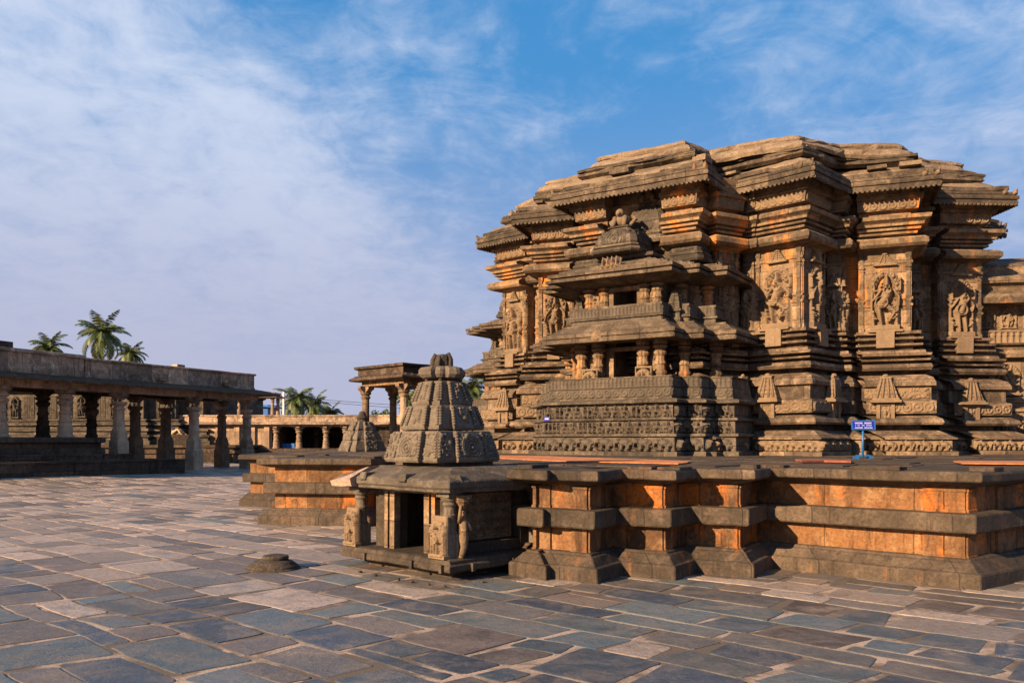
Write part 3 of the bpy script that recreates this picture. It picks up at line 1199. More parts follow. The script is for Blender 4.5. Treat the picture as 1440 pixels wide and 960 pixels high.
# base and wall mouldings (offset, height), read from the photograph pier by pier
BASE = [(0.92, 1.33), (0.92, 1.45), (0.86, 1.46), (0.80, 1.47), (0.80, 1.73), (0.90, 1.74), (0.90, 1.77), (0.84, 1.79), (0.58, 1.93), (0.52, 1.95),
        (0.20, 1.965), (0.20, 2.075), (0.62, 2.09), (0.66, 2.14), (0.62, 2.22), (0.48, 2.30), (0.34, 2.315), (0.34, 2.345), (0.50, 2.36), (0.50, 2.66), (0.42, 2.68),
        (0.40, 2.70), (0.40, 3.00), (0.50, 3.02), (0.50, 3.10), (0.44, 3.22), (0.28, 3.30), (0.06, 3.31), (0.06, 3.395), (0.40, 3.41), (0.44, 3.48), (0.40, 3.56), (0.12, 3.575),
        (0.12, 3.625), (0.38, 3.64), (0.40, 3.68), (0.18, 3.70), (0.18, 3.745), (0.40, 3.76), (0.42, 3.81), (0.30, 3.84), (0.28, 3.91), (0.04, 3.92), (0.04, 4.0),
        (0.24, 4.02), (0.24, 4.07), (0.05, 4.085), (0.05, 4.155), (0.24, 4.17), (0.25, 4.22), (0.05, 4.235), (0.05, 4.295), (0.20, 4.31), (0.20, 4.38), (0.02, 4.40)]
SHAFT = [(0.0, 4.38), (0.0, 5.0), (0.03, 5.02), (0.03, 5.07), (0.0, 5.09), (0.0, 5.16), (0.03, 5.18), (0.03, 5.23), (0.0, 5.25), (0.0, 6.05), (0.03, 6.07), (0.03, 6.13), (0.0, 6.15), (0.0, 6.36)]
CAP = [(0.0, 6.34), (0.05, 6.38), (0.30, 6.42), (0.36, 6.48), (0.36, 6.58), (0.28, 6.65), (0.10, 6.69), (0.0, 6.70), (0.0, 6.75), (0.12, 6.76), (0.13, 6.81), (0.06, 6.82), (0.06, 6.84), (0.19, 6.85), (0.20, 6.90), (0.12, 6.91), (0.12, 6.93), (0.26, 6.94), (0.27, 7.00),
       (0.30, 7.02), (0.40, 7.07), (0.42, 7.15), (0.34, 7.18), (-0.02, 7.19), (-0.02, 7.345), (0.14, 7.36), (0.18, 7.60), (0.26, 7.62), (0.26, 7.70), (0.16, 7.72), (0.24, 8.06)]


def build_temple():
    rel = (CX, CY, 1.35)
    t = thing('carved_temple', 'huge star shaped carved stone temple with deep eaves and tall wall piers', 'temple', rel)

    def core(name, P, prof, mat, jit, seg=0.3, cap1=False, bev=0.0):
        mb = MB()
        sweep(mb, P, prof, seg=seg, cap0=False, cap1=cap1)
        return mb.build(name, M[mat], t, jitter=jit, rel=rel, bevel=bev)
    core('moulded_base', STAR, BASE, 'temple_base', 0.009)
    core('wall', STAR, SHAFT, 'temple_warm', 0.007)  # warmer stone paints in the sunlit orange of the recessed walls
    core('wall_cornice', STAR, [(d * 0.5 - 0.02, z) for d, z in CAP], 'temple', 0.009)

    # square piers standing out at the star points
    def pier(tip, a, w=1.02, p=0.24):
        T = Vector(tip)
        n0 = Vector((math.cos(R(a - 45)), math.sin(R(a - 45))))
        n1 = Vector((math.cos(R(a + 45)), math.sin(R(a + 45))))
        return T, n0, n1, w, p

    def pier_loft(mb, pr, prof, grow=0.30):
        T, n0, n1, w, p = pr
        rings = []
        for d, z in prof:
            q = T + (n0 + n1) * (d + p)
            e = w + p - 0.16 + min(0.34, d * (1 + grow))
            A = q - n1 * (e + d * 0.0)      # far end on the n0 face
            B = q - n0 * (e + d * 0.0)
            Cc = A - n0 * (e)
            ring = [(A.x, A.y, z), (q.x, q.y, z), (B.x, B.y, z), (Cc.x, Cc.y, z)]
            rings.append(ring)
        mb.loft(rings, seg=0.3, cap0=False, cap1=False)

    tips = [(pol(183, 6.85), 183, 0.92), (pol(206, 6.5), 206, 0.95), (pol(270, 6.55), 270, 1.12), (pol(294.5, 6.6), 294.5, 1.12), (pol(318.5, 6.9), 318.5, 1.1), (pol(346, 6.8), 346, 1.0), (pol(253.5, 6.3), 253.5, 0.6)]
    tips += [(pol(a_, r_), a_, 0.42) for a_, r_ in ((282, 6.02), (306.5, 6.18), (333, 6.3), (261.5, 6.0), (194.5, 6.12))]
    for b in (147, 237):
        c = bay_corners(b, 6.75, 1.25)
        tips.append((c[0][0], b - 45, 0.62))
        tips.append((c[1][0], b + 45, 0.62))
    rs = random.Random(21)
    for k, (T, a, w) in enumerate(tips):
        pr = pier(T, a, w)
        T, n0, n1, w, p = pr
        if w < 0.5:
            p = 0.06
            pr = (T, n0, n1, w, p)
        mb = MB()
        pier_loft(mb, pr, [(d * (0.8 if w < 0.5 else 1), z + 0.004) for d, z in BASE])
        pb = mb.build('pier_base', M['temple_base'], t, jitter=0.009, rel=rel)
        mb = MB()
        pier_loft(mb, pr, SHAFT)
        ps = mb.build('pier', M['temple_warm'] if k in (0, 1, 2, 3, 4) else M['temple'], t, jitter=0.008, rel=rel)  # outer shafts get lighter, oranger stone: sunlit glow put into the colour
        mb = MB()
        pier_loft(mb, pr, [(d, z + 0.004) for d, z in CAP], grow=0.2)
        mb.build('pier_capital', M['temple_warm'] if k % 3 == 0 else M['temple'], t, jitter=0.009, rel=rel)
        # carvings on both faces
        for nn, oo in ((n0, n1), (n1, n0)) if w > 0.5 else ():
            d = 0.80 + 0.004
            q0 = T + (n0 + n1) * (d + p)
            e = w + p - 0.16 + 0.34
            m3 = q0 - oo * (e / 2)
            if nn.dot(-m3) > 0:
                u = Vector((-nn.y, nn.x))
                rl = MB()
                rl.relief((m3.x, m3.y, 1.465), (u.x, u.y, 0), Z3, (nn.x, nn.y, 0), e, 0.27, elephants(e, 0.27, 700 + k * 3), 0.015)
                rl.build('elephant_frieze', M['carved'], pb, rel=rel)
        q = T + (n0 + n1) * p
        for nn, oo in ((n0, n1), (n1, n0)):
            u = Vector((-nn.y, nn.x))
            mid = q - oo * ((w + p - 0.16) * 0.5)
            if (mid - C2).length < 3 or nn.dot(Vector((CX, CY)) - Vector((0, 0))) > 0.9 * C2.length:
                continue
            if nn.dot(-mid) < 0:
                continue          # faces turned away from the court in front
            fw = min(0.74, w * 0.68)
            style = rs.choice(('stand', 'stand', 'dance'))
            tall = 1.62 if w > 0.8 else 1.3
            if w < 0.5:
                fw, tall, style = 0.40, 1.15, 'stand'
            rl = MB()
            rl.relief((mid.x, mid.y, 4.42), (u.x, u.y, 0), Z3, (nn.x, nn.y, 0), fw, tall, deity(fw, tall, 100 + k * 7 + (nn is n1), style), 0.014)
            rl.build('deity_relief', M['carved'], ps, rel=rel)
            sp = MB()
            mini_spire(sp, (mid.x, mid.y, 4.40 + tall), (u.x, u.y, 0), (nn.x, nn.y, 0), fw * 0.62, 0.32, 0.09)
            sp.build('spire_relief', M['carved'], ps, jitter=0.006, rel=rel)
            if w < 0.5:
                continue
            we = w + p - 0.16
            for sg in (-1, 1):
                fm = MB()
                O = mid + u * (sg * (we / 2 - 0.07))
                for z, ww, dd, hh in ((4.40, 0.12, 0.05, 0.10), (4.50, 0.09, 0.035, 0.62), (5.12, 0.12, 0.05, 0.05), (5.17, 0.09, 0.03, 0.05), (5.22, 0.12, 0.05, 0.05), (5.27, 0.09, 0.035, 0.62), (5.89, 0.12, 0.05, 0.04), (5.93, 0.08, 0.03, 0.04), (5.97, 0.13, 0.06, 0.05), (6.02, 0.09, 0.035, 0.2), (6.22, 0.13, 0.05, 0.1)):
                    fm.obox((O.x, O.y, z), (u.x, u.y, 0), (nn.x, nn.y, 0), ww, dd, hh)
                fm.build('corner_fillet', M['temple'], ps, rel=rel)
            for zz, dd, hh, fnc in ((2.385, 0.50, 0.25, foliage_band), (2.72, 0.40, 0.27, balusters), (7.37, 0.15, 0.22, foliage_band)):
                q9 = T + (n0 + n1) * (p + dd + 0.004)
                e9 = w + p - 0.16 + min(0.34, dd * 1.3)
                m9 = q9 - oo * (e9 / 2)
                cb = MB()
                if fnc is foliage_band:
                    cb.relief((m9.x, m9.y, zz), (u.x, u.y, 0), Z3, (nn.x, nn.y, 0), e9 * 0.94, hh, scrolls(e9 * 0.94, hh, k * 11), 0.016)
                elif k % 2:
                    cb.relief((m9.x, m9.y, zz), (u.x, u.y, 0), Z3, (nn.x, nn.y, 0), e9 * 0.94, hh, foliage_band(e9 * 0.94, hh, k * 13), 0.016)
                else:
                    continue
                cb.build('carved_course', M['carved'], pb if zz < 4 else ps, rel=rel)
            sp = MB()
            sp.obox((mid.x + nn.x * 0.14, mid.y + nn.y * 0.14, 3.98), (u.x, u.y, 0), (nn.x, nn.y, 0), fw * 0.55, 0.14, 0.4)
            sp.obox((mid.x + nn.x * 0.05, mid.y + nn.y * 0.05, 4.37), (u.x, u.y, 0), (nn.x, nn.y, 0), fw * 1.05, 0.22, 0.05)
            sp.build('figure_pedestal', M['carved'], ps, jitter=0.006, rel=rel)
            kb = MB()
            d = 0.45
            m2 = T + (n0 + n1) * (p + d) - oo * ((w + p) * 0.5 + d * 0.85)
            aedicule(kb, (m2.x, m2.y, 2.18), (u.x, u.y, 0), (nn.x, nn.y, 0), min(0.62, w * 0.66), 1.12)
            kb.build('miniature_shrine', M['carved'], pb, jitter=0.008, rel=rel)

    # slimmer figures and shrines on the recessed walls between the piers
    n = len(STAR)
    for i in range(n):
        a, b = Vector(STAR[i]), Vector(STAR[(i + 1) % n])
        L_ = (b - a).length
        u = (b - a).normalized()
        nn = Vector((u.y, -u.x))
        mid = (a + b) / 2
        if nn.dot(-mid) < 0 or L_ < 0.9:
            continue
        # the pier hides the end near the tip: use the recessed half
        ra, rb = (a - C2).length, (b - C2).length
        s0, s1 = (1.2, L_ - 0.06) if ra > rb else (0.06, L_ - 1.2)
        if s1 - s0 < 0.22:
            s0, s1 = (L_ * 0.72, L_ - 0.03) if ra > rb else (0.03, L_ * 0.28)
        w = s1 - s0
        m = a + u * (s0 + s1) / 2
        w = min(0.6, w)
        rl = MB()
        rl.relief((m.x, m.y, 4.42), (u.x, u.y, 0), Z3, (nn.x, nn.y, 0), w, 1.05, deity(w, 1.05, 300 + i, 'stand'), 0.022)
        mini_spire(rl, (m.x, m.y, 5.5), (u.x, u.y, 0), (nn.x, nn.y, 0), w * 0.8, 0.62, 0.09)
        rl.build('recess_relief', M['carved'], t, rel=rel)

    # procession of elephants round the foot
    foot = offset_poly(STAR, 0.80)
    for i in range(n):
        a, b = Vector(foot[i]), Vector(foot[(i + 1) % n])
        L_ = (b - a).length
        if L_ < 0.2:
            continue
        u = (b - a).normalized()
        nn = Vector((u.y, -u.x))
        m = (a + b) / 2
        if nn.dot(-m) < 0:
            continue
        fr = MB()
        fr.relief((m.x, m.y, 1.462), (u.x, u.y, 0), Z3, (nn.x, nn.y, 0), L_, 0.27, elephants(L_, 0.27, 50 + i), 0.015)
        fr.build('elephant_frieze', M['carved'], t, rel=rel)

    # deep sloping eave, then the stepped weathered roof
    ev = MB()
    sweep(ev, STAR_E, [(0.160, 8.02), (0.313, 8.0), (0.752, 7.80), (0.802, 7.74), (0.840, 7.75), (0.846, 7.84), (0.820, 7.85), (0.820, 7.875), (0.858, 7.88), (0.865, 7.92), (0.858, 7.97), (0.820, 7.975), (0.814, 8.0), (0.833, 8.01), (0.833, 8.06), (0.764, 8.09), (0.595, 8.13), (0.583, 8.19), (0.388, 8.30), (0.216, 8.44)], seg=0.25, cap0=False, cap1=False)
    m_ = len(STAR_E)
    lipp = offset_poly(STAR_E, 0.835)
    for i in range(m_):
        a, b = Vector(lipp[i]), Vector(lipp[(i + 1) % m_])
        if (a.y + b.y) / 2 > CY + 3:
            continue
        kk = max(2, int((b - a).length / 0.11))
        d_ = (b - a).normalized()
        for j in range(kk):
            p_ = a.lerp(b, (j + 0.5) / kk)
            ev.box((p_.x, p_.y, 7.715), (0.06, 0.05, 0.05), math.atan2(d_.y, d_.x))
    ev.build('eave', M['eave'], t, jitter=0.016, rel=rel)
    cs = MB()
    sweep(cs, STAR_E, [(0.62, 8.05), (0.66, 8.12), (0.70, 8.13), (0.70, 8.22), (0.62, 8.24), (0.45, 8.30)], seg=0.22, cap0=False, cap1=False, crag=0.16, ctr=(CX, CY))
    cs.build('eave_upper_course', M['eave'], t, jitter=0.02, freq=2.6, rel=rel)
    # ribs carved under the eave
    e_in, e_out = offset_poly(STAR_E, 0.34), offset_poly(STAR_E, 0.74)
    rb = MB()
    m_ = len(STAR_E)
    for i in range(m_):
        a, b, c, d = Vector(e_in[i]), Vector(e_in[(i + 1) % m_]), Vector(e_out[i]), Vector(e_out[(i + 1) % m_])
        if ((a + b) / 2).y > CY + 3:
            continue
        k = max(3, int((d - c).length / 0.22))
        for j in range(k):
            f = (j + 0.5) / k
            p, q = a.lerp(b, f), c.lerp(d, f)
            rb.tube([(p.x, p.y, 7.985), (q.x, q.y, 7.80)], 0.03, 5)
    rb.build('eave_ribs', M['temple'], t, rel=rel)
    def swell(P, k):
        out = []
        for x, y in P:
            v = Vector((x - CX, y - CY))
            r_ = v.length
            if r_ < 6.9:
                v *= (r_ + (6.9 - r_) * k) / r_
            out.append((CX + v.x, CY + v.y))
        return out
    SW = swell(STAR_E, 0.45)
    for nm, PP, prof, crg, mt, jt in (
            ('roof_slope', STAR_E, [(0.60, 8.20), (0.57, 8.27), (0.28, 8.44), (0.05, 8.56)], 0.05, 'roof', 0.05),
            ('roof_course', swell(STAR_E, 0.2), [(0.22, 8.46), (0.34, 8.52), (0.36, 8.54), (0.36, 8.60), (0.32, 8.61), (0.32, 8.63), (0.37, 8.64), (0.37, 8.70), (0.28, 8.72), (0.0, 8.80)], 0.12, 'eave', 0.02),
            ('stepped_roof', SW, [(0.14, 8.68), (0.18, 8.76), (0.12, 8.86), (0.0, 8.93), (-0.05, 8.95), (-0.02, 9.0), (-0.06, 9.08), (-0.2, 9.14), (-0.5, 9.2), (-1.0, 9.24), (-1.7, 9.26)], 0.10, 'roof', 0.07)):
        rf = MB()
        sweep(rf, PP, prof, seg=0.2, cap0=False, cap1=(nm == 'stepped_roof'), crag=crg, ctr=(CX, CY))
        rf.build(nm, M[mt], t, jitter=jt, freq=1.6, rel=rel)
    # broken parapet blocks left along the roof steps
    r = random.Random(3)
    for off, z0, nmax in ((0.48, 8.36, 60), (0.12, 8.72, 50)):
        ring = offset_poly(STAR_E if off > 0.3 else swell(STAR_E, 0.2), off)
        for i in range(m_):
            a, b = Vector(ring[i]), Vector(ring[(i + 1) % m_])
            if (a.y + b.y) / 2 > CY + 2:
                continue
            L_ = (b - a).length
            s = r.uniform(0.0, 0.3)
            while s < L_ - 0.2:
                w = r.uniform(0.15, 0.7)
                if r.random() < 0.3 and s + w < L_:
                    p = a.lerp(b, (s + w / 2) / L_)
                    d = (b - a).normalized()
                    mb = MB()
                    h = r.uniform(0.05, 0.13)
                    mb.box((p.x, p.y, z0 - 0.02), (w, 0.32, h), math.atan2(d.y, d.x), 1.0)
                    if r.random() < 0.4:
                        mb.box((p.x, p.y, z0 + h - 0.03), (w * 0.5, 0.22, h * 0.7), math.atan2(d.y, d.x), 1.0)
                    mb.build('parapet_stone', M['eave' if r.random() < 0.5 else 'roof'], t, jitter=0.03, freq=3, rel=rel)
                s += w + r.uniform(0.05, 0.4)
    # little upturned horns on the eave corners
    lip = offset_poly(STAR_E, 0.83)
    for i in range(m_):
        a, b, c = Vector(lip[i - 1]), Vector(lip[i]), Vector(lip[(i + 1) % m_])
        if (b - a).cross(c - b) > 0 and b.y < CY + 6:
            d = (b - C2).normalized()
            mb = MB()
            s = (b - a).normalized()
            for q in (0.05, 0.32):
                p = b - s * q
                mb.tube([(p.x - d.x * 0.12, p.y - d.y * 0.12, 8.0), (p.x, p.y, 8.07), (p.x + d.x * 0.04, p.y + d.y * 0.04, 8.16)], [0.07, 0.055, 0.015], 6)
            mb.build('eave_horn', M['temple'], t, rel=rel)

    # lower hall joining the temple on the right, with a railing and its own lean-to eave
    A = Vector((12.35, 23.1))
    u = Vector((0.985, -0.17)).normalized()
    nn = Vector((u.y, -u.x))
    A = A + nn * 0.0
    hall = [A, A + u * 3.6, A + u * 3.6 - nn * 4, A - nn * 4]
    hall = [(p.x, p.y) for p in hall]
    mb = MB()
    sweep(mb, hall, [(0.55, 1.34), (0.55, 1.46), (0.46, 1.48), (0.46, 1.80), (0.54, 1.82), (0.54, 1.88), (0.42, 1.9), (0.42, 2.16), (0.5, 2.18), (0.5, 2.24), (0.38, 2.26), (0.38, 2.46), (0.46, 2.48), (0.46, 2.56), (0.2, 2.58), (0.2, 2.72), (0.28, 2.74), (0.28, 2.86),
                     (0.1, 2.88), (0.1, 3.9), (0.34, 3.92), (0.38, 4.02), (0.18, 4.2), (0.14, 4.24), (0.3, 4.26), (0.3, 4.66), (0.12, 4.68), (0.0, 4.7), (0.0, 5.35), (0.6, 5.33), (0.62, 5.45), (0.2, 5.72), (0.2, 5.86), (0.36, 5.9), (0.36, 6.02), (0.1, 6.2), (0.1, 6.4), (-0.5, 6.7)], seg=0.3)
    h = mb.build('side_hall', M['temple'], t, jitter=0.02, rel=rel)
    for z, hh, d, fn in ((1.49, 0.3, 0.46, elephants), (1.9, 0.25, 0.42, riders), (2.27, 0.19, 0.38, scrolls), (4.28, 0.36, 0.30, balusters)):
        rl = MB()
        m = A + u * 1.8 + nn * d
        rl.relief((m.x, m.y, z), (u.x, u.y, 0), Z3, (nn.x, nn.y, 0), 3.6, hh, fn(3.6, hh, 9), 0.02)
        rl.build({'elephants': 'elephant_frieze', 'riders': 'rider_frieze', 'scrolls': 'scroll_frieze', 'balusters': 'balustrade'}[fn.__name__], M['carved'], h, rel=rel)
    for s, z, w_, h_, d in ((0.85, 2.9, 0.9, 0.95, 0.1), (1.9, 2.9, 0.9, 0.95, 0.1), (0.45, 4.7, 0.5, 0.62, 0.0), (1.0, 4.7, 0.45, 0.62, 0.0), (1.6, 4.7, 0.5, 0.62, 0.0)):
        rl = MB()
        m = A + u * s + nn * d
        rl.relief((m.x, m.y, z), (u.x, u.y, 0), Z3, (nn.x, nn.y, 0), w_, h_, deity(w_, h_, int(s * 77), 'dance'), 0.018)
        rl.build('deity_relief', M['carved'], h, rel=rel)
    return t


def mini_spire(mb, o, u, n, w, h, d):
    """Flat tapering tower carved on a wall: flared slab, ribbed trunk, knob."""
    o = Vector(o)
    nv = Vector(n)
    mb.obox(o, u, n, w * 1.15, d * 1.3, h * 0.10)
    mb.obox(o + Vector((0, 0, h * 0.10)), u, n, w * 0.95, d * 1.1, h * 0.08)
    uv_ = Vector(u)
    k = 4
    for i in range(k):
        z0, z1 = h * (0.18 + 0.62 * i / k), h * (0.18 + 0.62 * (i + 1) / k)
        w0, w1 = w * (0.85 - 0.55 * i / k), w * (0.85 - 0.55 * (i + 0.8) / k)
        rings = []
        for z, ww, dd in ((z0, w0, d), (z1 - 0.01, w1, d * 0.85), (z1 - 0.01, w1 * 0.92, d * 0.7), (z1, w1 * 0.92, d * 0.7)):
            rings.append([tuple(o + uv_ * a + nv * b + Vector((0, 0, z))) for a, b in ((-ww / 2, -0.02), (ww / 2, -0.02), (ww / 2, dd), (-ww / 2, dd))])
        if uv_.cross(nv).z < 0:
            rings = [q[::-1] for q in rings]
        mb.loft(rings)
        for j in (-1, 0, 1):
            p = o + uv_ * (j * w0 * 0.33) + nv * d
            p2 = o + uv_ * (j * w1 * 0.33) + nv * d * 0.85
            mb.tube([p + Vector((0, 0, z0)), p2 + Vector((0, 0, z1 - 0.01))], w * 0.05, 5)
    mb.ball(o + nv * d * 0.5 + Vector((0, 0, h * 0.88)), (w * 0.17, w * 0.17, h * 0.09), 8, 5)


def aedicule(mb, o, u, n, w, h):
    """Miniature shrine on the base mouldings: two posts, niche figure, flared eave, ribbed tower."""
    o = Vector(o)
    uv_, nv = Vector(u), Vector(n)
    hb = h * 0.40
    mb.obox(o, u, n, w * 0.72, 0.14, hb * 0.14)
    for s in (-1, 1):
        mb.obox(o + uv_ * (s * w * 0.26), u, n, w * 0.13, 0.13, hb)
    mb.obox(o + Vector((0, 0, hb * 0.85)), u, n, w * 0.66, 0.12, hb * 0.15)
    mb.relief(o + Vector((0, 0, hb * 0.14)) + nv * 0.04, u, Z3, n, w * 0.38, hb * 0.7, deity(w * 0.38, hb * 0.7, int(o.x * 97)), 0.02)
    mb.obox(o + Vector((0, 0, hb)), u, n, w * 1.12, 0.26, h * 0.055)
    mb.obox(o + Vector((0, 0, hb + h * 0.055)), u, n, w * 0.98, 0.21, h * 0.04)
    k = 5
    z = hb + h * 0.095
    for i in range(k):
        f, g = i / k, (i + 1) / k
        w0, w1 = w * (0.92 - 0.52 * f), w * (0.92 - 0.52 * g)
        zz = z + (h - z) * 0.84 * f
        z2 = z + (h - z) * 0.84 * g
        rings = []
        for a_, ww, dd in ((zz, w0, 0.17 - 0.08 * f), (z2 - 0.012, w1 * 1.02, 0.17 - 0.08 * g), (z2 - 0.012, w1 * 0.94, 0.14 - 0.08 * g), (z2, w1 * 0.94, 0.14 - 0.08 * g)):
            rings.append([tuple(o + uv_ * a + nv * b + Vector((0, 0, a_))) for a, b in ((-ww / 2, -0.02), (ww / 2, -0.02), (ww / 2, dd), (-ww / 2, dd))])
        if uv_.cross(nv).z < 0:
            rings = [q[::-1] for q in rings]
        mb.loft(rings)
    for j in (-1.2, -0.45, 0.45, 1.2):
        p = o + uv_ * (j * w * 0.27) + nv * 0.17 + Vector((0, 0, z))
        q = o + uv_ * (j * w * 0.13) + nv * 0.10 + Vector((0, 0, z + (h - z) * 0.82))
        mb.tube([p, q], w * 0.05, 5)
    mb.obox(o + Vector((0, 0, z + (h - z) * 0.84)), u, n, w * 0.42, 0.11, h * 0.04)
    mb.ball(o + nv * 0.05 + Vector((0, 0, h * 0.97)), (w * 0.13, w * 0.13, h * 0.05), 8, 5)


build_temple()


# ------------------------------------------------------------------ two-storeyed niche shrines
def column_prof(h, r):
    f = [(1.25, 0), (1.25, 0.10), (1.05, 0.11), (1.05, 0.30), (1.18, 0.31), (1.18, 0.36), (0.95, 0.38), (0.88, 0.48), (1.0, 0.50), (1.06, 0.54), (0.86, 0.57), (0.80, 0.66), (1.0, 0.69), (1.2, 0.73), (1.0, 0.77), (0.8, 0.79),
         (1.25, 0.83), (1.35, 0.86), (1.0, 0.89), (1.3, 0.90), (1.3, 1.0)]
    return [(r * a, h * b) for a, b in f]


def niche_plan(hw=1.15, o=8.1, back=5.5, s1=0.45, s2=1.0):
    st = [(hw, o), (hw, o - 0.6), (hw + s1, o - 0.6), (hw + s1, o - 1.2), (hw + s2, o - 1.2), (hw + s2, back)]
    # local frame: x right, y = -o (front looks to -Y); counter-clockwise
    left = [(-x, -y) for x, y in st]
    right = [(x, -y) for x, y in st]
    return left[::-1] + right


def build_niche(base_label):
    t = thing('niche_shrine', base_label, 'shrine', (CX, CY, 1.35), R(237 + 90))
    P = niche_plan()
    Z = lambda z: z - 1.35

    def sw(name, prof, mat, jit=0.008, cap1=True, Q=P, parent=t, seg=0.25, cap0=False):
        mb = MB()
        sweep(mb, Q, [(d, Z(z)) for d, z in prof], seg=seg, cap0=cap0, cap1=cap1)
        return mb.build(name, M[mat], parent, jitter=jit)
    base = sw('frieze_base', [(0.66, 1.34), (0.66, 1.46), (0.56, 1.47), (0.56, 1.80), (0.64, 1.81), (0.64, 1.87), (0.53, 1.88), (0.53, 2.17), (0.61, 2.18), (0.61, 2.23), (0.50, 2.24), (0.50, 2.54), (0.60, 2.55), (0.66, 2.57), (0.66, 2.63), (0.60, 2.66), (0.46, 2.67), (0.46, 2.70), (-0.4, 2.71)], 'niche')

    def band(name, off, z, h, fn, seed, parent, mat='carved_dark', res=0.016, Q=P):
        ring = offset_poly(Q, off)
        n = len(ring)
        for i in range(n):
            a, b = Vector(ring[i]), Vector(ring[(i + 1) % n])
            L_ = (b - a).length
            if L_ < 0.15 or abs(a.y - b.y) > 1.5 or (a.y + b.y) / 2 > -5.6:
                continue
            u = (b - a).normalized()
            nn = Vector((u.y, -u.x))
            m = (a + b) / 2
            mb = MB()
            mb.relief((m.x, m.y, Z(z)), (u.x, u.y, 0), Z3, (nn.x, nn.y, 0), L_, h, fn(L_, h, seed + i), res)
            mb.build(name, M[mat], parent)
    band('elephant_frieze', 0.56, 1.475, 0.325, elephants, 1, base)
    band('rider_frieze', 0.53, 1.885, 0.285, riders, 31, base)
    band('figure_frieze', 0.50, 2.245, 0.295, riders, 61, base)
    # parapet seat: scroll band and balusters, with a gap for the doorway
    par = sw('parapet_wall', [(0.44, 2.70), (0.44, 2.92), (0.42, 2.93), (0.40, 3.15), (0.45, 3.17), (0.45, 3.19), (0.26, 3.20), (0.26, 2.72)], 'niche', cap1=False)
    band('scroll_band', 0.445, 2.71, 0.21, scrolls, 91, par)
    band('balustrade', 0.415, 2.93, 0.24, balusters, 121, par)
    # dark inner cell behind the columns
    inner = niche_plan(0.98, 7.72, 5.5, 0.42, 0.92)
    kx = next(i for i, p in enumerate(inner) if abs(p[1] + 7.72) < 1e-6)
    inner = inner[:kx + 1] + [(-0.20, -7.72), (-0.20, -6.25), (0.40, -6.25), (0.40, -7.72)] + inner[kx + 1:]
    cell = sw('inner_cell', [(0, 2.7), (0, 5.7)], 'niche', 0.006, Q=inner, cap1=False)
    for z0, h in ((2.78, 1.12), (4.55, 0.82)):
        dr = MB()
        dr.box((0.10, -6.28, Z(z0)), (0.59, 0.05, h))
        dr.build('doorway_shade_panel', M['void'], cell)  # near-black panel paints the doorway's inner shade at the back of the recess
    for z0, h in ((2.75, 1.2), (4.5, 0.9)):
        jm = MB()
        for x in (-0.27, 0.47):
            jm.box((x, -7.75, Z(z0)), (0.12, 0.12, h))
            jm.box((x + (0.11 if x > 0 else -0.11), -7.74, Z(z0)), (0.08, 0.08, h))
        jm.box((0.10, -7.76, Z(z0 + h - 0.08)), (1.05, 0.14, 0.10))
        jm.build('door_frame', M['temple_warm'], cell, jitter=0.008)
    # columns of both storeys
    cmb = MB()
    cmb.lathe((0, 0, 0), column_prof(1.19, 0.125), 20, flute=0.05)
    first = cmb.build('column', M['temple_warm'], t)
    spots = [(-1.0, -7.98), (-0.52, -8.0), (0.66, -8.0), (1.08, -7.98), (1.45, -7.4), (2.0, -6.8), (-1.45, -7.4), (-2.0, -6.8)]
    first.location = (*spots[0], Z(2.90))
    for (x, y) in spots[1:]:
        c = first.copy()
        COL.objects.link(c)
        c.parent = t
        c.location = (x, y, Z(2.90))
    up = [(-0.88, -7.78), (-0.46, -7.80), (0.62, -7.80), (0.92, -7.78), (1.3, -7.2), (1.75, -6.65), (-1.3, -7.2), (-1.75, -6.65)]
    for (x, y) in up:
        c = first.copy()
        COL.objects.link(c)
        c.parent = t
        c.location = (x, y, Z(4.62))
        c.scale = (0.95, 0.95, 0.78)
    # seated guardians by the doorway
    for x in (-0.62, 0.78):
        mb = MB()
        mb.relief((x, -8.28, Z(2.72)), (1, 0, 0), Z3, (0, -1, 0), 0.42, 0.72, deity(0.42, 0.72, int(50 + x * 10), 'dance'), 0.015, -0.02)
        mb.box((x, -8.20, Z(2.72)), (0.36, 0.16, 0.68))
        mb.build('guardian_figure', M['carved'], t)
    # carved infill between the outer columns
    for x, y, w in ((1.22, -7.13, 0.36), (-1.22, -7.13, 0.36), (1.66, -6.53, 0.36), (-1.66, -6.53, 0.36), (0.86, -7.73, 0.28), (-0.74, -7.73, 0.3)):
        for z0, h in ((3.1, 0.8), (4.7, 0.7)):
            mb = MB()
            mb.relief((x, y, Z(z0)), (1, 0, 0), Z3, (0, -1, 0), w, h, deity(w, h, int(99 + x * 31 + z0), 'stand'), 0.018)
            mb.build('wall_figure', M['carved'], t)
    UP = niche_plan(1.0, 7.95, 5.5, 0.42, 0.86)
    # lower eave: thick, sloping, with knobs
    sw('lower_eave', [(-0.200, 4.050), (0.100, 4.060), (0.482, 4.060), (0.499, 4.030), (0.559, 4.035), (0.568, 4.050), (0.568, 4.120), (0.525, 4.130), (0.525, 4.155), (0.568, 4.165), (0.572, 4.240), (0.533, 4.260), (0.387, 4.325), (0.260, 4.430), (0.200, 4.450), (0.200, 4.490), (-0.100, 4.500)], 'eave', 0.012)
    kn = MB()
    kn.lathe((0.1, 0, 0), [(0.17, 0), (0.17, 0.05), (0.12, 0.12), (0.03, 0.16)], 14)
    o = kn.build('eave_medallion', M['temple_warm'], t)
    o.location = (-0.35, -8.55, Z(4.17))
    o.rotation_euler = (R(50), 0, 0)
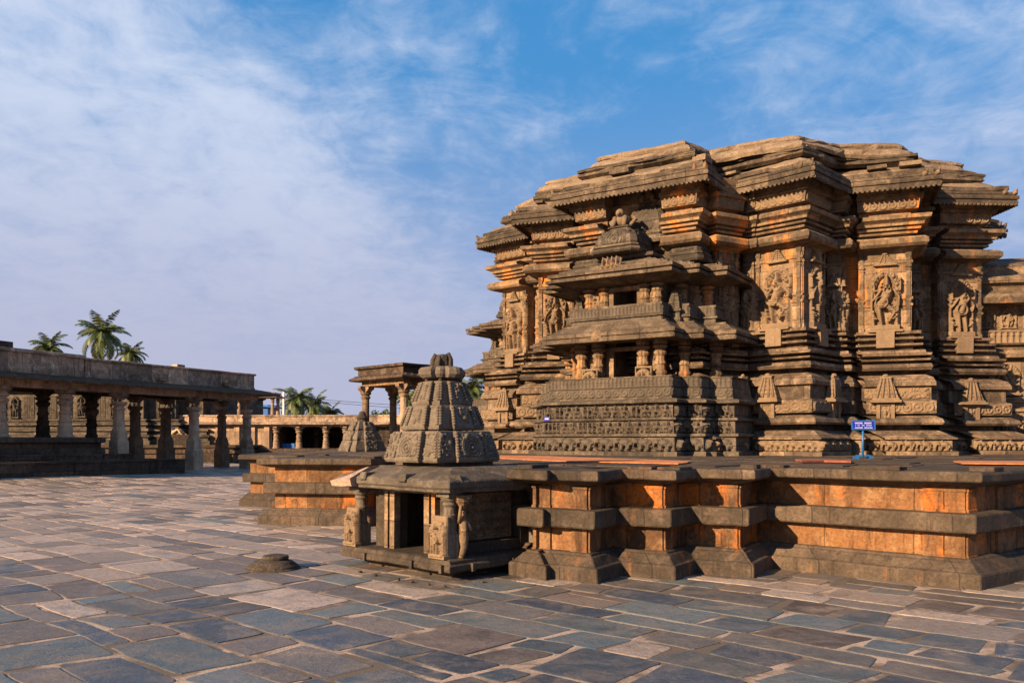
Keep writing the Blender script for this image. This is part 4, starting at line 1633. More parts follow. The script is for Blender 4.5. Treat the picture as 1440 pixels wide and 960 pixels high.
    # upper storey parapet
    par2 = sw('upper_parapet', [(0.22, 4.40), (0.26, 4.42), (0.26, 4.46), (0.18, 4.48), (0.18, 4.60), (0.24, 4.62), (0.24, 4.66), (0.16, 4.68), (0.16, 4.86), (0.20, 4.88), (0.20, 4.93), (0.06, 4.94), (0.06, 4.45)], 'niche', cap1=False, jit=0.01, Q=UP)
    band('upper_balustrade', 0.17, 4.67, 0.22, balusters, 171, par2, Q=UP)
    band('upper_scroll_band', 0.185, 4.48, 0.13, scrolls, 191, par2, Q=UP)
    # upper eave and diminishing slabs
    sw('upper_eave', [(-0.2, 5.44), (0.15, 5.46), (0.52, 5.57), (0.54, 5.54), (0.60, 5.55), (0.61, 5.62), (0.55, 5.63), (0.55, 5.655), (0.62, 5.665), (0.63, 5.74), (0.58, 5.755), (0.42, 5.79), (0.41, 5.84), (0.25, 5.88), (0.24, 5.91), (-0.3, 5.93)], 'eave', 0.012, Q=UP)
    sw('roof_tier', [(0.02, 5.88), (0.10, 5.92), (0.12, 6.00), (0.05, 6.04), (-0.12, 6.08), (-0.18, 6.12), (-0.06, 6.15), (-0.04, 6.22), (-0.2, 6.26), (-0.3, 6.3)], 'niche', 0.016, Q=niche_plan(0.82, 7.75, 5.5, 0.4, 0.8))
    # three bell-shaped miniature towers with lions
    def tower(x, y, z, w, h, lion=True):
        tw = MB()
        rings = []
        for f, zz in ((1.0, 0), (1.06, 0.06), (1.06, 0.14), (0.92, 0.17), (0.98, 0.2), (0.98, 0.26), (0.86, 0.29), (0.90, 0.36), (0.88, 0.5), (0.80, 0.64), (0.64, 0.78), (0.46, 0.88), (0.44, 0.94), (0.5, 0.95), (0.5, 1.0)):
            k = w * f / 2
            c = 0.22 * k
            rings.append([(x - k + c, y - k, z + zz * h), (x + k - c, y - k, z + zz * h), (x + k, y - k + c, z + zz * h), (x + k, y + k - c, z + zz * h), (x + k - c, y + k, z + zz * h), (x - k + c, y + k, z + zz * h), (x - k, y + k - c, z + zz * h), (x - k, y - k + c, z + zz * h)])
        tw.loft(rings)
        tw.relief((x, y - w * 0.44, z + h * 0.30), (1, 0, 0), (0, 0.25, 0.97), (0, -0.97, 0.25), w * 0.62, h * 0.5, medallion(w * 0.62, h * 0.5, 4), 0.014, -0.05)
        tw.relief((x + w * 0.44, y, z + h * 0.30), (0, 1, 0), (-0.25, 0, 0.97), (0.97, 0, 0.25), w * 0.62, h * 0.5, medallion(w * 0.62, h * 0.5, 5), 0.014, -0.05)
        o = tw.build('bell_tower', M['niche'], t, jitter=0.012, freq=3)
        ln = MB()
        s = w * 0.30
        zt = z + h
        ln.ball((x, y, zt + s * 0.45), (s * 0.55, s * 0.75, s * 0.48), 10, 6)
        ln.ball((x, y - s * 0.55, zt + s * 0.86), (s * 0.30, s * 0.32, s * 0.30), 10, 6)
        ln.ball((x, y - s * 0.86, zt + s * 0.80), (s * 0.16, s * 0.14, s * 0.13), 8, 5)
        for sx in (-1, 1):
            ln.tube([(x + sx * s * 0.35, y - s * 0.5, zt + s * 0.6), (x + sx * s * 0.4, y - s * 0.85, zt)], [s * 0.2, s * 0.15], 6)
            ln.tube([(x + sx * s * 0.5, y + s * 0.3, zt + s * 0.8), (x + sx * s * 0.9, y - s * 0.1, zt + s * 0.45), (x + sx * s * 0.6, y - s * 0.4, zt + s * 0.05)], [s * 0.16, s * 0.14, s * 0.12], 6)
        ln.build('lion_finial', M['carved'], o)
    tower(-0.12, -7.42, Z(6.24), 1.25, 0.70)
    tower(0.22, -6.5, Z(6.6), 1.2, 1.12)
    tower(1.32, -6.7, Z(6.02), 0.9, 0.85)
    tower(-1.32, -6.7, Z(6.02), 0.9, 0.85)
    sw('roof_core', [(0, 5.9), (0, 6.4), (-0.1, 6.42), (-0.1, 6.8), (-0.5, 6.9)], 'niche', Q=niche_plan(0.35, 6.6))
    mb = MB()
    mb.relief((0.0, -8.44, Z(5.76)), (1, 0, 0), (0, 0.35, 0.93), (0, -0.93, 0.35), 0.5, 0.3, riders(0.5, 0.3, 6), 0.014, -0.06)
    mb.build('eave_carving', M['carved'], t)
    # free-standing little tower on the upper parapet
    mb = MB()
    for x, y in ((1.28, -7.52), (-1.28, -7.52)):
        mb = MB()
        mini4(mb, (x, y, Z(4.5)), 0.34, 0.78)
        mb.build('parapet_tower', M['niche'], t, jitter=0.006)
    return t


def mini4(mb, o, w, h):
    x, y, z = o
    prof = [(0.62, 0), (0.62, 0.12), (0.5, 0.14), (0.5, 0.3), (0.68, 0.32), (0.68, 0.38), (0.5, 0.42), (0.46, 0.55), (0.5, 0.56), (0.40, 0.66), (0.43, 0.67), (0.33, 0.78), (0.36, 0.79), (0.25, 0.88), (0.3, 0.89), (0.3, 0.93), (0.1, 0.97), (0.04, 1.0)]
    mb.lathe((x, y, z), [(w * a * 1.2, h * b) for a, b in prof], 4, rot=math.pi / 4)
    mb.lathe((x, y, z), [(w * a, h * b) for a, b in prof], 4, rot=0)


n1 = build_niche('two storeyed niche shrine with pillared porch and bell towers in front of the carved temple')
n2 = copy_tree(n1)
n2.rotation_euler.z = R(147 + 90)
n2.location.x -= 0.50
n2.location.y += 0.33
n2['label'] = 'farther two storeyed niche shrine seen side on at the left edge of the carved temple'
n1['group'] = n2['group'] = 'niche shrines against the temple wall'

# ------------------------------------------------------------------ small shrine in front of the platform
def build_small_shrine():
    N_ = Vector((-0.71, 10.15))
    ul = Vector((-0.709, 0.705))          # along the front-left face, away from the near corner
    ur = Vector((0.665, 0.747))           # along the right face
    fl = Vector((-ur.x, -ur.y))
    wl, wr = 2.30, 1.95
    ctr = N_ + ul * wl / 2 + ur * wr / 2
    # local frame: x runs along the front face from left to right, y into the shrine
    t = thing('small_shrine', 'small grey stone shrine with dark doorway and stepped carved spire beside the platform', 'shrine', (ctr.x, ctr.y, 0), math.atan2(-ul.y, -ul.x))

    def rect(hx, hy, cx=0, cy=0):
        return [(cx - hx, cy - hy), (cx + hx, cy - hy), (cx + hx, cy + hy), (cx - hx, cy + hy)]

    def ratha(a, p=0.1, f=0.46):
        """square with a flat projection in the middle of every face"""
        q = a * f
        return [(-a, -a), (-q, -a), (-q, -a - p), (q, -a - p), (q, -a), (a, -a), (a, -q), (a + p, -q), (a + p, q), (a, q), (a, a), (q, a), (q, a + p), (-q, a + p), (-q, a), (-a, a), (-a, q), (-a - p, q), (-a - p, -q), (-a, -q)]

    def sw(name, P, prof, mat, jit=0.01, parent=t, seg=0.12, bev=0.008):
        mb = MB()
        sweep(mb, P, prof, seg=seg, cap0=True, cap1=True)
        return mb.build(name, M[mat], parent, jitter=jit, freq=2.5, bevel=bev)
    hx, hy = wl / 2, wr / 2
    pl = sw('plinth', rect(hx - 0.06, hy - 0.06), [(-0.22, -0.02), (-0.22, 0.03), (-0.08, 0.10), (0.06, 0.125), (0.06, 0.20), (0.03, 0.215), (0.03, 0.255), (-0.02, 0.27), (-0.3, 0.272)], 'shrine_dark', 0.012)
    mb = MB()
    for x in (-0.55, 0.45, 1.02):
        mb.box((x, -hy - 0.012, 0.11), (0.05, 0.05, 0.1))
    for y in (-0.6, 0.1):
        mb.box((hx + 0.012, y, 0.11), (0.05, 0.05, 0.1))
    mb.build('plinth_knob', M['shrine_dark'], pl)
    # masonry walls of the cell with a dark opening in the front
    wx, wy = hx - 0.40, hy - 0.32
    mb = MB()
    th = 0.16
    zb, zt = 0.27, 1.12
    door0, door1 = -0.26, 0.40
    mb.box(((-wx + door0) / 2, -wy + th / 2, zb), (door0 + wx, th, zt - zb))
    mb.box(((wx + door1) / 2, -wy + th / 2, zb), (wx - door1, th, zt - zb))
    mb.box(((door0 + door1) / 2, -wy + th / 2, 1.02), (door1 - door0 - 0.006, th - 0.006, zt - 1.02))
    mb.box((-wx + th / 2, 0, zb), (th - 0.006, wy * 2 - th * 2, zt - zb))
    mb.box((wx - th / 2, 0, zb), (th - 0.006, wy * 2 - th * 2, zt - zb))
    mb.box((0, wy - th / 2, zb), (wx * 2, th, zt - zb))
    wall = mb.build('cell_wall', M['shrine_dark'], t, jitter=0.004)  # darker stone puts the porch shadow into the wall colour
    mb = MB()
    for x, w in ((door0 - 0.03, 0.10), (door1 + 0.03, 0.10), (door0 - 0.16, 0.07), (door1 + 0.16, 0.07)):
        mb.box((x, -wy - 0.03, zb), (w, 0.10, 0.80))
    mb.box(((door0 + door1) / 2, -wy - 0.03, 1.03), (1.1, 0.11, 0.08))
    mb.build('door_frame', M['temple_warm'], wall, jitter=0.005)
    mb = MB()
    mb.ball((0.06, 0.1, 0.47), (0.17, 0.14, 0.2), 12, 8)
    mb.ball((0.06, 0.06, 0.76), (0.09, 0.09, 0.11), 12, 8)
    mb.box((0.06, 0.12, 0.27), (0.5, 0.4, 0.06))
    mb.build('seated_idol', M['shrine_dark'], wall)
    # carved lattice on the right-hand wall, framed
    mb = MB()
    mb.relief((wx + 0.002, -0.02, 0.42), (0, 1, 0), Z3, (1, 0, 0), 0.92, 0.62, lattice(0.92, 0.62, 3), 0.012)
    mb.build('lattice_panel', M['temple_warm'], wall)
    mb = MB()
    mb.box((wx + 0.05, 0.02, 0.27), (0.12, 1.0, 0.14))
    mb.box((wx + 0.04, 0.62, 0.27), (0.16, 0.2, 0.85))
    mb.build('side_pilaster', M['shrine_dark'], wall, jitter=0.006, bevel=0.006)
    # columns at the corners
    cm = MB()
    cm.box((0, 0, 0), (0.19, 0.19, 0.30))
    cm.lathe((0, 0, 0.295), [(0.088, 0), (0.095, 0.02), (0.08, 0.04), (0.082, 0.10), (0.092, 0.12), (0.078, 0.14), (0.075, 0.2), (0.09, 0.23), (0.075, 0.25), (0.07, 0.33), (0.09, 0.36), (0.075, 0.385), (0.10, 0.41), (0.115, 0.44), (0.08, 0.47)], 20)
    cm.box((0, 0, 0.745), (0.24, 0.24, 0.05))
    cm.box((0, 0, 0.79), (0.34, 0.16, 0.06))
    c0 = cm.build('column', M['shrine'], t, jitter=0.004, bevel=0.005)
    px, py = hx - 0.22, hy - 0.20
    c0.location = (-px, -py, 0.27)
    for x, y in ((px, -py), (px, py), (-px, py)):
        c = c0.copy()
        COL.objects.link(c)
        c.parent = t
        c.location = (x, y, 0.27)
    # guardian statues leaning on the front columns
    def guard(x, y, ux, nx, seed, w=0.27, h=0.50):
        mb = MB()
        mb.relief((x, y, 0.29), ux, Z3, nx, w, h, deity(w, h, seed, 'stand'), 0.008, -0.03)
        q = Vector((x, y, 0.27)) - Vector(nx) * 0.04
        mb.obox(q, ux, nx, w * 0.95, 0.04, h * 0.92)
        mb.obox(q, ux, nx, w * 1.1, 0.09, 0.04)
        mb.build('guardian_statue', M['carved'], t, jitter=0.003)
    guard(-px - 0.02, -py - 0.14, (1, 0, 0), (0, -1, 0), 5)
    guard(px - 0.04, -py - 0.14, (1, 0, 0), (0, -1, 0), 9)
    # slim bracket woman at the right corner
    mb = MB()
    bx, by = px + 0.13, -py + 0.10
    mb.tube([(bx, by - 0.03, 0.27), (bx + 0.02, by, 0.40), (bx - 0.01, by + 0.02, 0.52), (bx + 0.02, by, 0.62), (bx, by, 0.72), (bx, by, 0.76)], [0.035, 0.045, 0.065, 0.045, 0.06, 0.03], 8)
    mb.ball((bx + 0.01, by - 0.01, 0.80), (0.04, 0.04, 0.05), 8, 6)
    mb.tube([(bx, by - 0.06, 0.71), (bx + 0.06, by - 0.10, 0.82), (bx + 0.02, by - 0.05, 0.92)], [0.025, 0.022, 0.02], 6)
    mb.tube([(bx, by + 0.06, 0.71), (bx + 0.05, by + 0.09, 0.60)], [0.025, 0.02], 6)
    mb.lathe((bx, by, 0.9), [(0.05, 0), (0.09, 0.05), (0.11, 0.1), (0.11, 0.14)], 10)
    mb.build('bracket_figure', M['temple_warm'], t)
    # heavy eave slab
    E = rect(hx - 0.02, hy + 0.24, 0, 0.26)
    mb = MB()
    sweep(mb, E, [(-0.45, 1.04), (-0.08, 1.065), (0.02, 1.075), (0.02, 1.12), (0.05, 1.13), (0.05, 1.215), (0.02, 1.235), (-0.25, 1.33), (-0.38, 1.365), (-0.6, 1.37)], seg=0.15)
    ev = mb.build('eave_slab', M['shrine_eave'], t, jitter=0.016, freq=2.2, bevel=0.01)
    # raised ridges running down the eave
    for x, y, rz, mat in ((hx - 0.12, -hy + 0.12, math.pi / 4, 'shrine'), (0.30, -hy + 0.09, math.pi / 2, 'shrine'), (-0.55, -hy + 0.09, math.pi / 2, 'shrine')):
        mb = MB()
        mb.box((0, 0, 0), (0.32, 0.15, 0.10), 0, 0.8)
        o = mb.build('eave_ridge', M['shrine_eave'], ev, jitter=0.01, freq=3, bevel=0.01)
        o.location = (x, y, 1.19)
        o.rotation_euler = (0, 0, rz)
    # broken pale corner on the left
    mb = MB()
    mb.loft([[(-hx - 0.06, -hy - 0.10, 1.09), (-hx + 0.42, -hy - 0.11, 1.09), (-hx + 0.42, -hy + 0.6, 1.10), (-hx - 0.06, -hy + 0.75, 1.10)],
             [(-hx - 0.08, -hy - 0.11, 1.16), (-hx + 0.42, -hy - 0.12, 1.20), (-hx + 0.42, -hy + 0.6, 1.24), (-hx - 0.1, -hy + 0.75, 1.24)],
             [(-hx + 0.08, -hy + 0.18, 1.27), (-hx + 0.46, -hy + 0.16, 1.355), (-hx + 0.45, -hy + 0.55, 1.35), (-hx + 0.1, -hy + 0.6, 1.30)]], seg=0.08)
    mb.build('broken_eave_corner', M['pink'], t, jitter=0.03, freq=5)
    # spire: three stepped frusta
    neck = sw('spire_neck', rect(0.44, 0.44), [(0, 1.33), (0, 1.45)], 'shrine_dark', 0.004)
    sp = thing('spire', '', '', (0, 0, 0))
    del sp['label'], sp['category']
    sp.parent = t
    sp.location = (-0.06, -0.055, 0)
    tiers = [(0.56, 0.47, 1.42, 1.83), (0.41, 0.335, 1.85, 2.175), (0.30, 0.215, 2.18, 2.505)]
    for k, (a0, a1, z0, z1) in enumerate(tiers):
        mb = MB()
        h = z1 - z0
        pr = [0.07, 0.06, 0.05][k]
        rings = []
        for f in ((0.96, 0.0), (1.0, 0.05), (None, 0.0), (None, 1.0)):
            pass
        P0 = ratha(a0, pr)
        levels = [(0.97, z0), (1.0, z0 + 0.03), (1.0, z0 + 0.055)]
        for f, z in levels:
            rings.append([(x * f, y * f, z) for x, y in P0])
        for q in range(1, 5):
            a = a0 + (a1 - a0) * q / 4
            rings.append([(x, y, z0 + 0.055 + (h - 0.055) * q / 4) for x, y in ratha(a, pr * (1 - 0.1 * q / 4))])
        rings.append([(x * 0.93, y * 0.93, z1 + 0.004) for x, y in ratha(a1, pr * 0.9)])
        mb.loft(rings, seg=0.07)
        o = mb.build('spire_tier', M['shrine'], sp, jitter=0.006, freq=4, bevel=0.003)
        # beads down the edges of the projections and corners
        sl = (a0 - a1) / h
        m = int(h / 0.042)
        for face in (0, 1):
            for off, pz, wd in ((-0.46, pr, 0.032), (0.46, pr, 0.032), (-0.93, 0.0, 0.035), (0.93, 0.0, 0.035)):
                bd = MB()
                for i in range(m):
                    f = (i + 0.5) / m
                    z = z0 + 0.06 + (h - 0.07) * f
                    a = a0 + (a1 - a0) * f
                    p_ = (off * a, -a - pz - 0.005, z) if face == 0 else (a + pz + 0.005, off * a, z)
                    bd.ball(p_, (wd, 0.024, 0.0225) if face == 0 else (0.024, wd, 0.0225), 6, 4)
                bd.build('bead_strip', M['shrine'], o)
        vx = Vector((0, sl, 1)).normalized()
        nx = Vector((0, -1, sl)).normalized()
        am = a0 - 0.055 * sl
        w = (a0 + a1) * 0.42
        hh = (h - 0.09)
        if k == 0:
            rl = MB()
            rl.relief((0, -am - pr + 0.006, z0 + 0.07), (1, 0, 0), vx, nx, w, hh, medallion(w, hh, 3), 0.008, -0.03)
            rl.build('spire_carving', M['shrine'], o)
        else:
            rl = MB()
            rl.relief((0, -am - pr + 0.006, z0 + 0.07), (1, 0, 0), vx, nx, w * 0.5, hh * 0.9, foliage_band(w * 0.5, hh * 0.9, 13 + k), 0.009, -0.03)
            rl.build('spire_carving', M['shrine'], o)
        vy = Vector((-sl, 0, 1)).normalized()
        ny = Vector((1, 0, sl)).normalized()
        rl = MB()
        rl.relief((am + pr - 0.006, 0, z0 + 0.07), (0, 1, 0), vy, ny, w * (1 if k == 0 else 0.5), hh, foliage_band(w, hh, 23 + k) if k else medallion(w, hh, 8), 0.009, -0.03)
        rl.build('spire_carving', M['shrine'], o)
        for s in (-1, 1) if k == 0 else ():
            ww = a0 * 0.36
            rl = MB()
            rl.relief((s * am * 0.70, -am + 0.004, z0 + 0.07), (1, 0, 0), vx, nx, ww, hh, foliage_band(ww, hh, 33 + k + s), 0.009, -0.03)
            rl.build('spire_carving', M['shrine'], o)
            rl = MB()
            rl.relief((am - 0.004, s * am * 0.70, z0 + 0.07), (0, 1, 0), vy, ny, ww, hh, foliage_band(ww, hh, 43 + k + s), 0.009, -0.03)
            rl.build('spire_carving', M['shrine'], o)
    sw('spire_neck', rect(0.17, 0.17), [(0, 2.49), (0, 2.57)], 'shrine_dark', 0.003, sp)
    top = MB()
    rings = []
    for f, z in ((0.62, 2.545), (0.9, 2.56), (1.0, 2.60), (1.0, 2.655), (0.93, 2.69), (0.7, 2.71), (0.4, 2.715)):
        ring = []
        for i in range(48):
            a = 2 * math.pi * i / 48
            rr = 0.275 * f * (1 + 0.26 * (abs(math.cos(2 * a)) > 0.55) + 0.06 * math.cos(8 * a))
            ring.append((rr * math.cos(a), rr * math.sin(a), z))
        rings.append(ring)
    top.loft(rings)
    cap = top.build('capstone', M['shrine'], sp, jitter=0.012, freq=5)
    fn = MB()
    fn.lathe((0, 0, 2.70), [(0.10, 0), (0.115, 0.04), (0.105, 0.10), (0.10, 0.15), (0.075, 0.18), (0.0, 0.185)], 9)
    for i, hh in enumerate((0.20, 0.13, 0.19, 0.16)):
        a = i * math.pi / 2 + 0.5
        x, y = 0.115 * math.cos(a), 0.115 * math.sin(a)
        fn.tube([(x * 1.12, y * 1.12, 2.69), (x * 1.1, y * 1.1, 2.70 + hh * 0.55), (x * 0.72, y * 0.72, 2.70 + hh)], [0.042, 0.036, 0.026], 5)
    fn.build('worn_finial', M['shrine_dark'], sp, jitter=0.018, freq=11)
    return t


build_small_shrine()


# ------------------------------------------------------------------ left-hand colonnade
CF0, CF1 = Vector((-14.3, 47.3)), Vector((-21.3, 33.4))      # court side, right end and left end
CD = (CF1 - CF0).normalized()
CN = Vector((-CD.y, CD.x))
if CN.dot(-CF0) < 0:
    CN = -CN                                                  # points into the court
CBLEN = (CF1 - CF0).length


def cpt(s, d, z=0.0):
    p = CF0 + CD * s + CN * d
    return (p.x, p.y, z)


def pillar_mesh(style, h, r):
    mb = MB()
    if style == 'square':
        rings = []
        for k, z in ((1.18, 0), (1.16, 0.30), (1.0, 0.31), (0.98, 0.44), (0.80, 0.52), (0.86, 0.60), (0.80, 0.62), (0.78, 0.80), (0.92, 0.82), (0.92, 0.84), (0.7, 0.86), (0.7, 0.88), (1.05, 0.90), (1.15, 0.935), (1.15, 0.95)):
            ring = []
            c = 0.12 if z < 0.5 else 0.55
            for x, y in ((-1, -1), (1, -1), (1, 1), (-1, 1)):
                pass
            q = r * k
            cc = q * c * 0.8
            ring = [(-q + cc, -q, z * h), (q - cc, -q, z * h), (q, -q + cc, z * h), (q, q - cc, z * h), (q - cc, q, z * h), (-q + cc, q, z * h), (-q, q - cc, z * h), (-q, -q + cc, z * h)]
            rings.append(ring)
        mb.loft(rings)
    else:
        mb.lathe((0, 0, 0), [(r * a, h * b) for a, b in ((1.35, 0), (1.35, 0.05), (1.15, 0.06), (1.15, 0.26), (0.95, 0.30), (1.0, 0.33), (1.12, 0.36), (0.9, 0.40), (0.86, 0.5), (1.02, 0.53), (1.02, 0.56), (0.84, 0.58), (0.82, 0.68), (1.05, 0.72), (1.3, 0.77), (1.05, 0.80), (0.85, 0.82), (1.25, 0.86), (1.35, 0.89), (1.0, 0.91), (1.1, 0.95))], 16)
    return mb


def bracket_mesh(r, h):
    mb = MB()
    for s, w in (((r * 4.0, r * 1.3, h), 0), ((r * 1.3, r * 4.0, h * 0.96), 0)):
        a, b, c = s
        rings = []
        for f, z in ((0.45, 0), (0.6, 0.25), (0.9, 0.55), (1.0, 0.6), (1.0, 1.0)):
            x = a / 2 * (f if a > b else 1)
            y = b / 2 * (f if b > a else 1)
            rings.append([(-x, -y, z * c), (x, -y, z * c), (x, y, z * c), (-x, y, z * c)])
        mb.loft(rings)
    return mb


def build_colonnade():
    base = cpt(8, -2)
    t = thing('pillared_colonnade', 'long open pillared stone colonnade with weathered parapet along the left side of the court', 'colonnade', base, 0)
    ang = math.atan2(CD.y, CD.x)

    def quad(s0, s1, d0, d1):
        P = [cpt(s0, d1)[:2], cpt(s1, d1)[:2], cpt(s1, d0)[:2], cpt(s0, d0)[:2]]
        a = sum(P[i][0] * P[(i + 1) % 4][1] - P[(i + 1) % 4][0] * P[i][1] for i in range(4))
        return P if a > 0 else P[::-1]

    def blk(name, s0, s1, d0, d1, prof, mat, jit=0.02, seg=0.5, bev=0.0):
        mb = MB()
        sweep(mb, quad(s0, s1, d0, d1), prof, seg=seg)
        return mb.build(name, M[mat], t, jitter=jit, rel=base, bevel=bev)
    Lr = 10.6
    # right block stands on the court, left block on a plinth with steps
    blk('lintel', 0, CBLEN + 6, -0.32, 0.28, [(0, 3.92), (0, 4.28)], 'cloister', 0.02)
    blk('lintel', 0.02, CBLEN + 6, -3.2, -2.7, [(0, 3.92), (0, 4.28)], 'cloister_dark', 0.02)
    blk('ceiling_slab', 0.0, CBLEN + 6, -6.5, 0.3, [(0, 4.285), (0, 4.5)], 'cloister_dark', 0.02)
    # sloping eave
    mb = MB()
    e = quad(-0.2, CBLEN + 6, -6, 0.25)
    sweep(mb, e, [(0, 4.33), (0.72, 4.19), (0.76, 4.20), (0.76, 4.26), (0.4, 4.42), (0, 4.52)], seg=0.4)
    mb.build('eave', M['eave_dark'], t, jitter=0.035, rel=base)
    p1 = blk('parapet', 0.1, Lr - 0.04, -0.5, 0.15, [(0, 4.5), (0, 4.62), (-0.03, 4.64), (-0.03, 5.28), (0.05, 5.30), (0.05, 5.38), (0, 5.40)], 'parapet', 0.03)
    blk('parapet', Lr + 0.04, CBLEN + 6, -0.5, 0.22, [(0, 4.5), (0.02, 4.7), (0, 4.72), (-0.03, 5.33), (0.06, 5.36), (0.05, 5.46), (0, 5.50)], 'parapet', 0.035)
    for s in (2.2, 6.4):
        mb = MB()
        mb.box(cpt(s, 0.2, 4.62), (0.5, 0.28, 0.34), ang, 0.995)
        mb.build('waterspout', M['cloister'], t, jitter=0.05, freq=3, rel=base)
    mb = MB()
    mb.box(cpt(5.0, -0.3, 5.38), (0.5, 0.4, 0.16), ang)
    mb.build('loose_parapet_stone', M['cloister'], t, jitter=0.03, rel=base)
    mb = MB()
    mb.box(cpt(14.2, -0.1, 5.48), (0.8, 0.4, 0.28), ang)
    mb.build('loose_parapet_stone', M['cloister_dark'], t, jitter=0.02, rel=base)
    # pillars: position by distance along the front, set-back, foot height, stone
    spec = [(0.55, 0.0, 0, 'square', 'cloister', 0.31), (4.25, 0.0, 0, 'square', 'pale', 0.34), (8.7, 0.0, 0.88, 'square', 'pale', 0.33),
            (11.4, 0.0, 1.85, 'round', 'pale', 0.32), (14.3, 0.0, 1.85, 'round', 'pale', 0.34)]
    # inner row, from the plan
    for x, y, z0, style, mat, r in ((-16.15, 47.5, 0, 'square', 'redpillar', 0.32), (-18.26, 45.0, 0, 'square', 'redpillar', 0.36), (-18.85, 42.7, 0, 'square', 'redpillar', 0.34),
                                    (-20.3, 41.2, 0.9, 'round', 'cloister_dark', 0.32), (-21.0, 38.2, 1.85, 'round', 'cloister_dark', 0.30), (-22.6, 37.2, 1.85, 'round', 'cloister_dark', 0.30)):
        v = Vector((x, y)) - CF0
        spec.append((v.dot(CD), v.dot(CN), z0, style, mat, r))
    for s, d, z0, style, mat, r in spec:
        r *= 0.82
        x, y, _ = cpt(s, d)
        g = ground_z(x, y)
        zf = max(g - 0.02, z0)
        h = 3.9 - zf
        mb = pillar_mesh(style, h * 0.92 if style == 'square' else h * 0.97, r)
        ca, sa = math.cos(ang), math.sin(ang)
        mb.v = [(x + p[0] * ca - p[1] * sa, y + p[0] * sa + p[1] * ca, zf + p[2]) for p in mb.v]
        pl = mb.build('pillar', M[mat], t, jitter=0.012, rel=base, bevel=0.02)
        br = bracket_mesh(r * 0.8, 0.30)
        br.v = [(x + p[0] * ca - p[1] * sa, y + p[0] * sa + p[1] * ca, 3.63 + p[2]) for p in br.v]
        br.build('capital_bracket', M['cloister' if mat == 'pale' else mat], pl, jitter=0.015, rel=base)
    # plinth and steps
    blk('plinth', Lr - 0.2, CBLEN + 6, -7, 1.0, [(0.12, 0.2), (0.12, 1.40), (0.0, 1.42), (0.0, 1.62), (0.14, 1.64), (0.14, 1.80), (0.08, 1.85)], 'cloister_dark', 0.02)
    blk('step', 9.4, CBLEN + 6, 0.9, 1.75, [(0, 0.1), (0, 1.08), (0.03, 1.09), (0.03, 1.15)], 'cloister_dark', 0.015)
    blk('step', 7.2, CBLEN + 6, -1.0, 2.6, [(0, 0.0), (0, 0.80), (0.05, 0.81), (0.05, 0.88)], 'cloister_dark', 0.015)
    # back wall with a green painted door
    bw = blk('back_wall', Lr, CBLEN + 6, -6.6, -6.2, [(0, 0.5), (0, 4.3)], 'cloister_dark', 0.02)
    mb = MB()
    mb.box(cpt(11.7, -6.1, 1.86), (0.9, 0.1, 2.0), ang)
    mb.build('green_door', plain('green_paint', (0.10, 0.20, 0.16), 0.6), bw, rel=base)
    return t


build_colonnade()


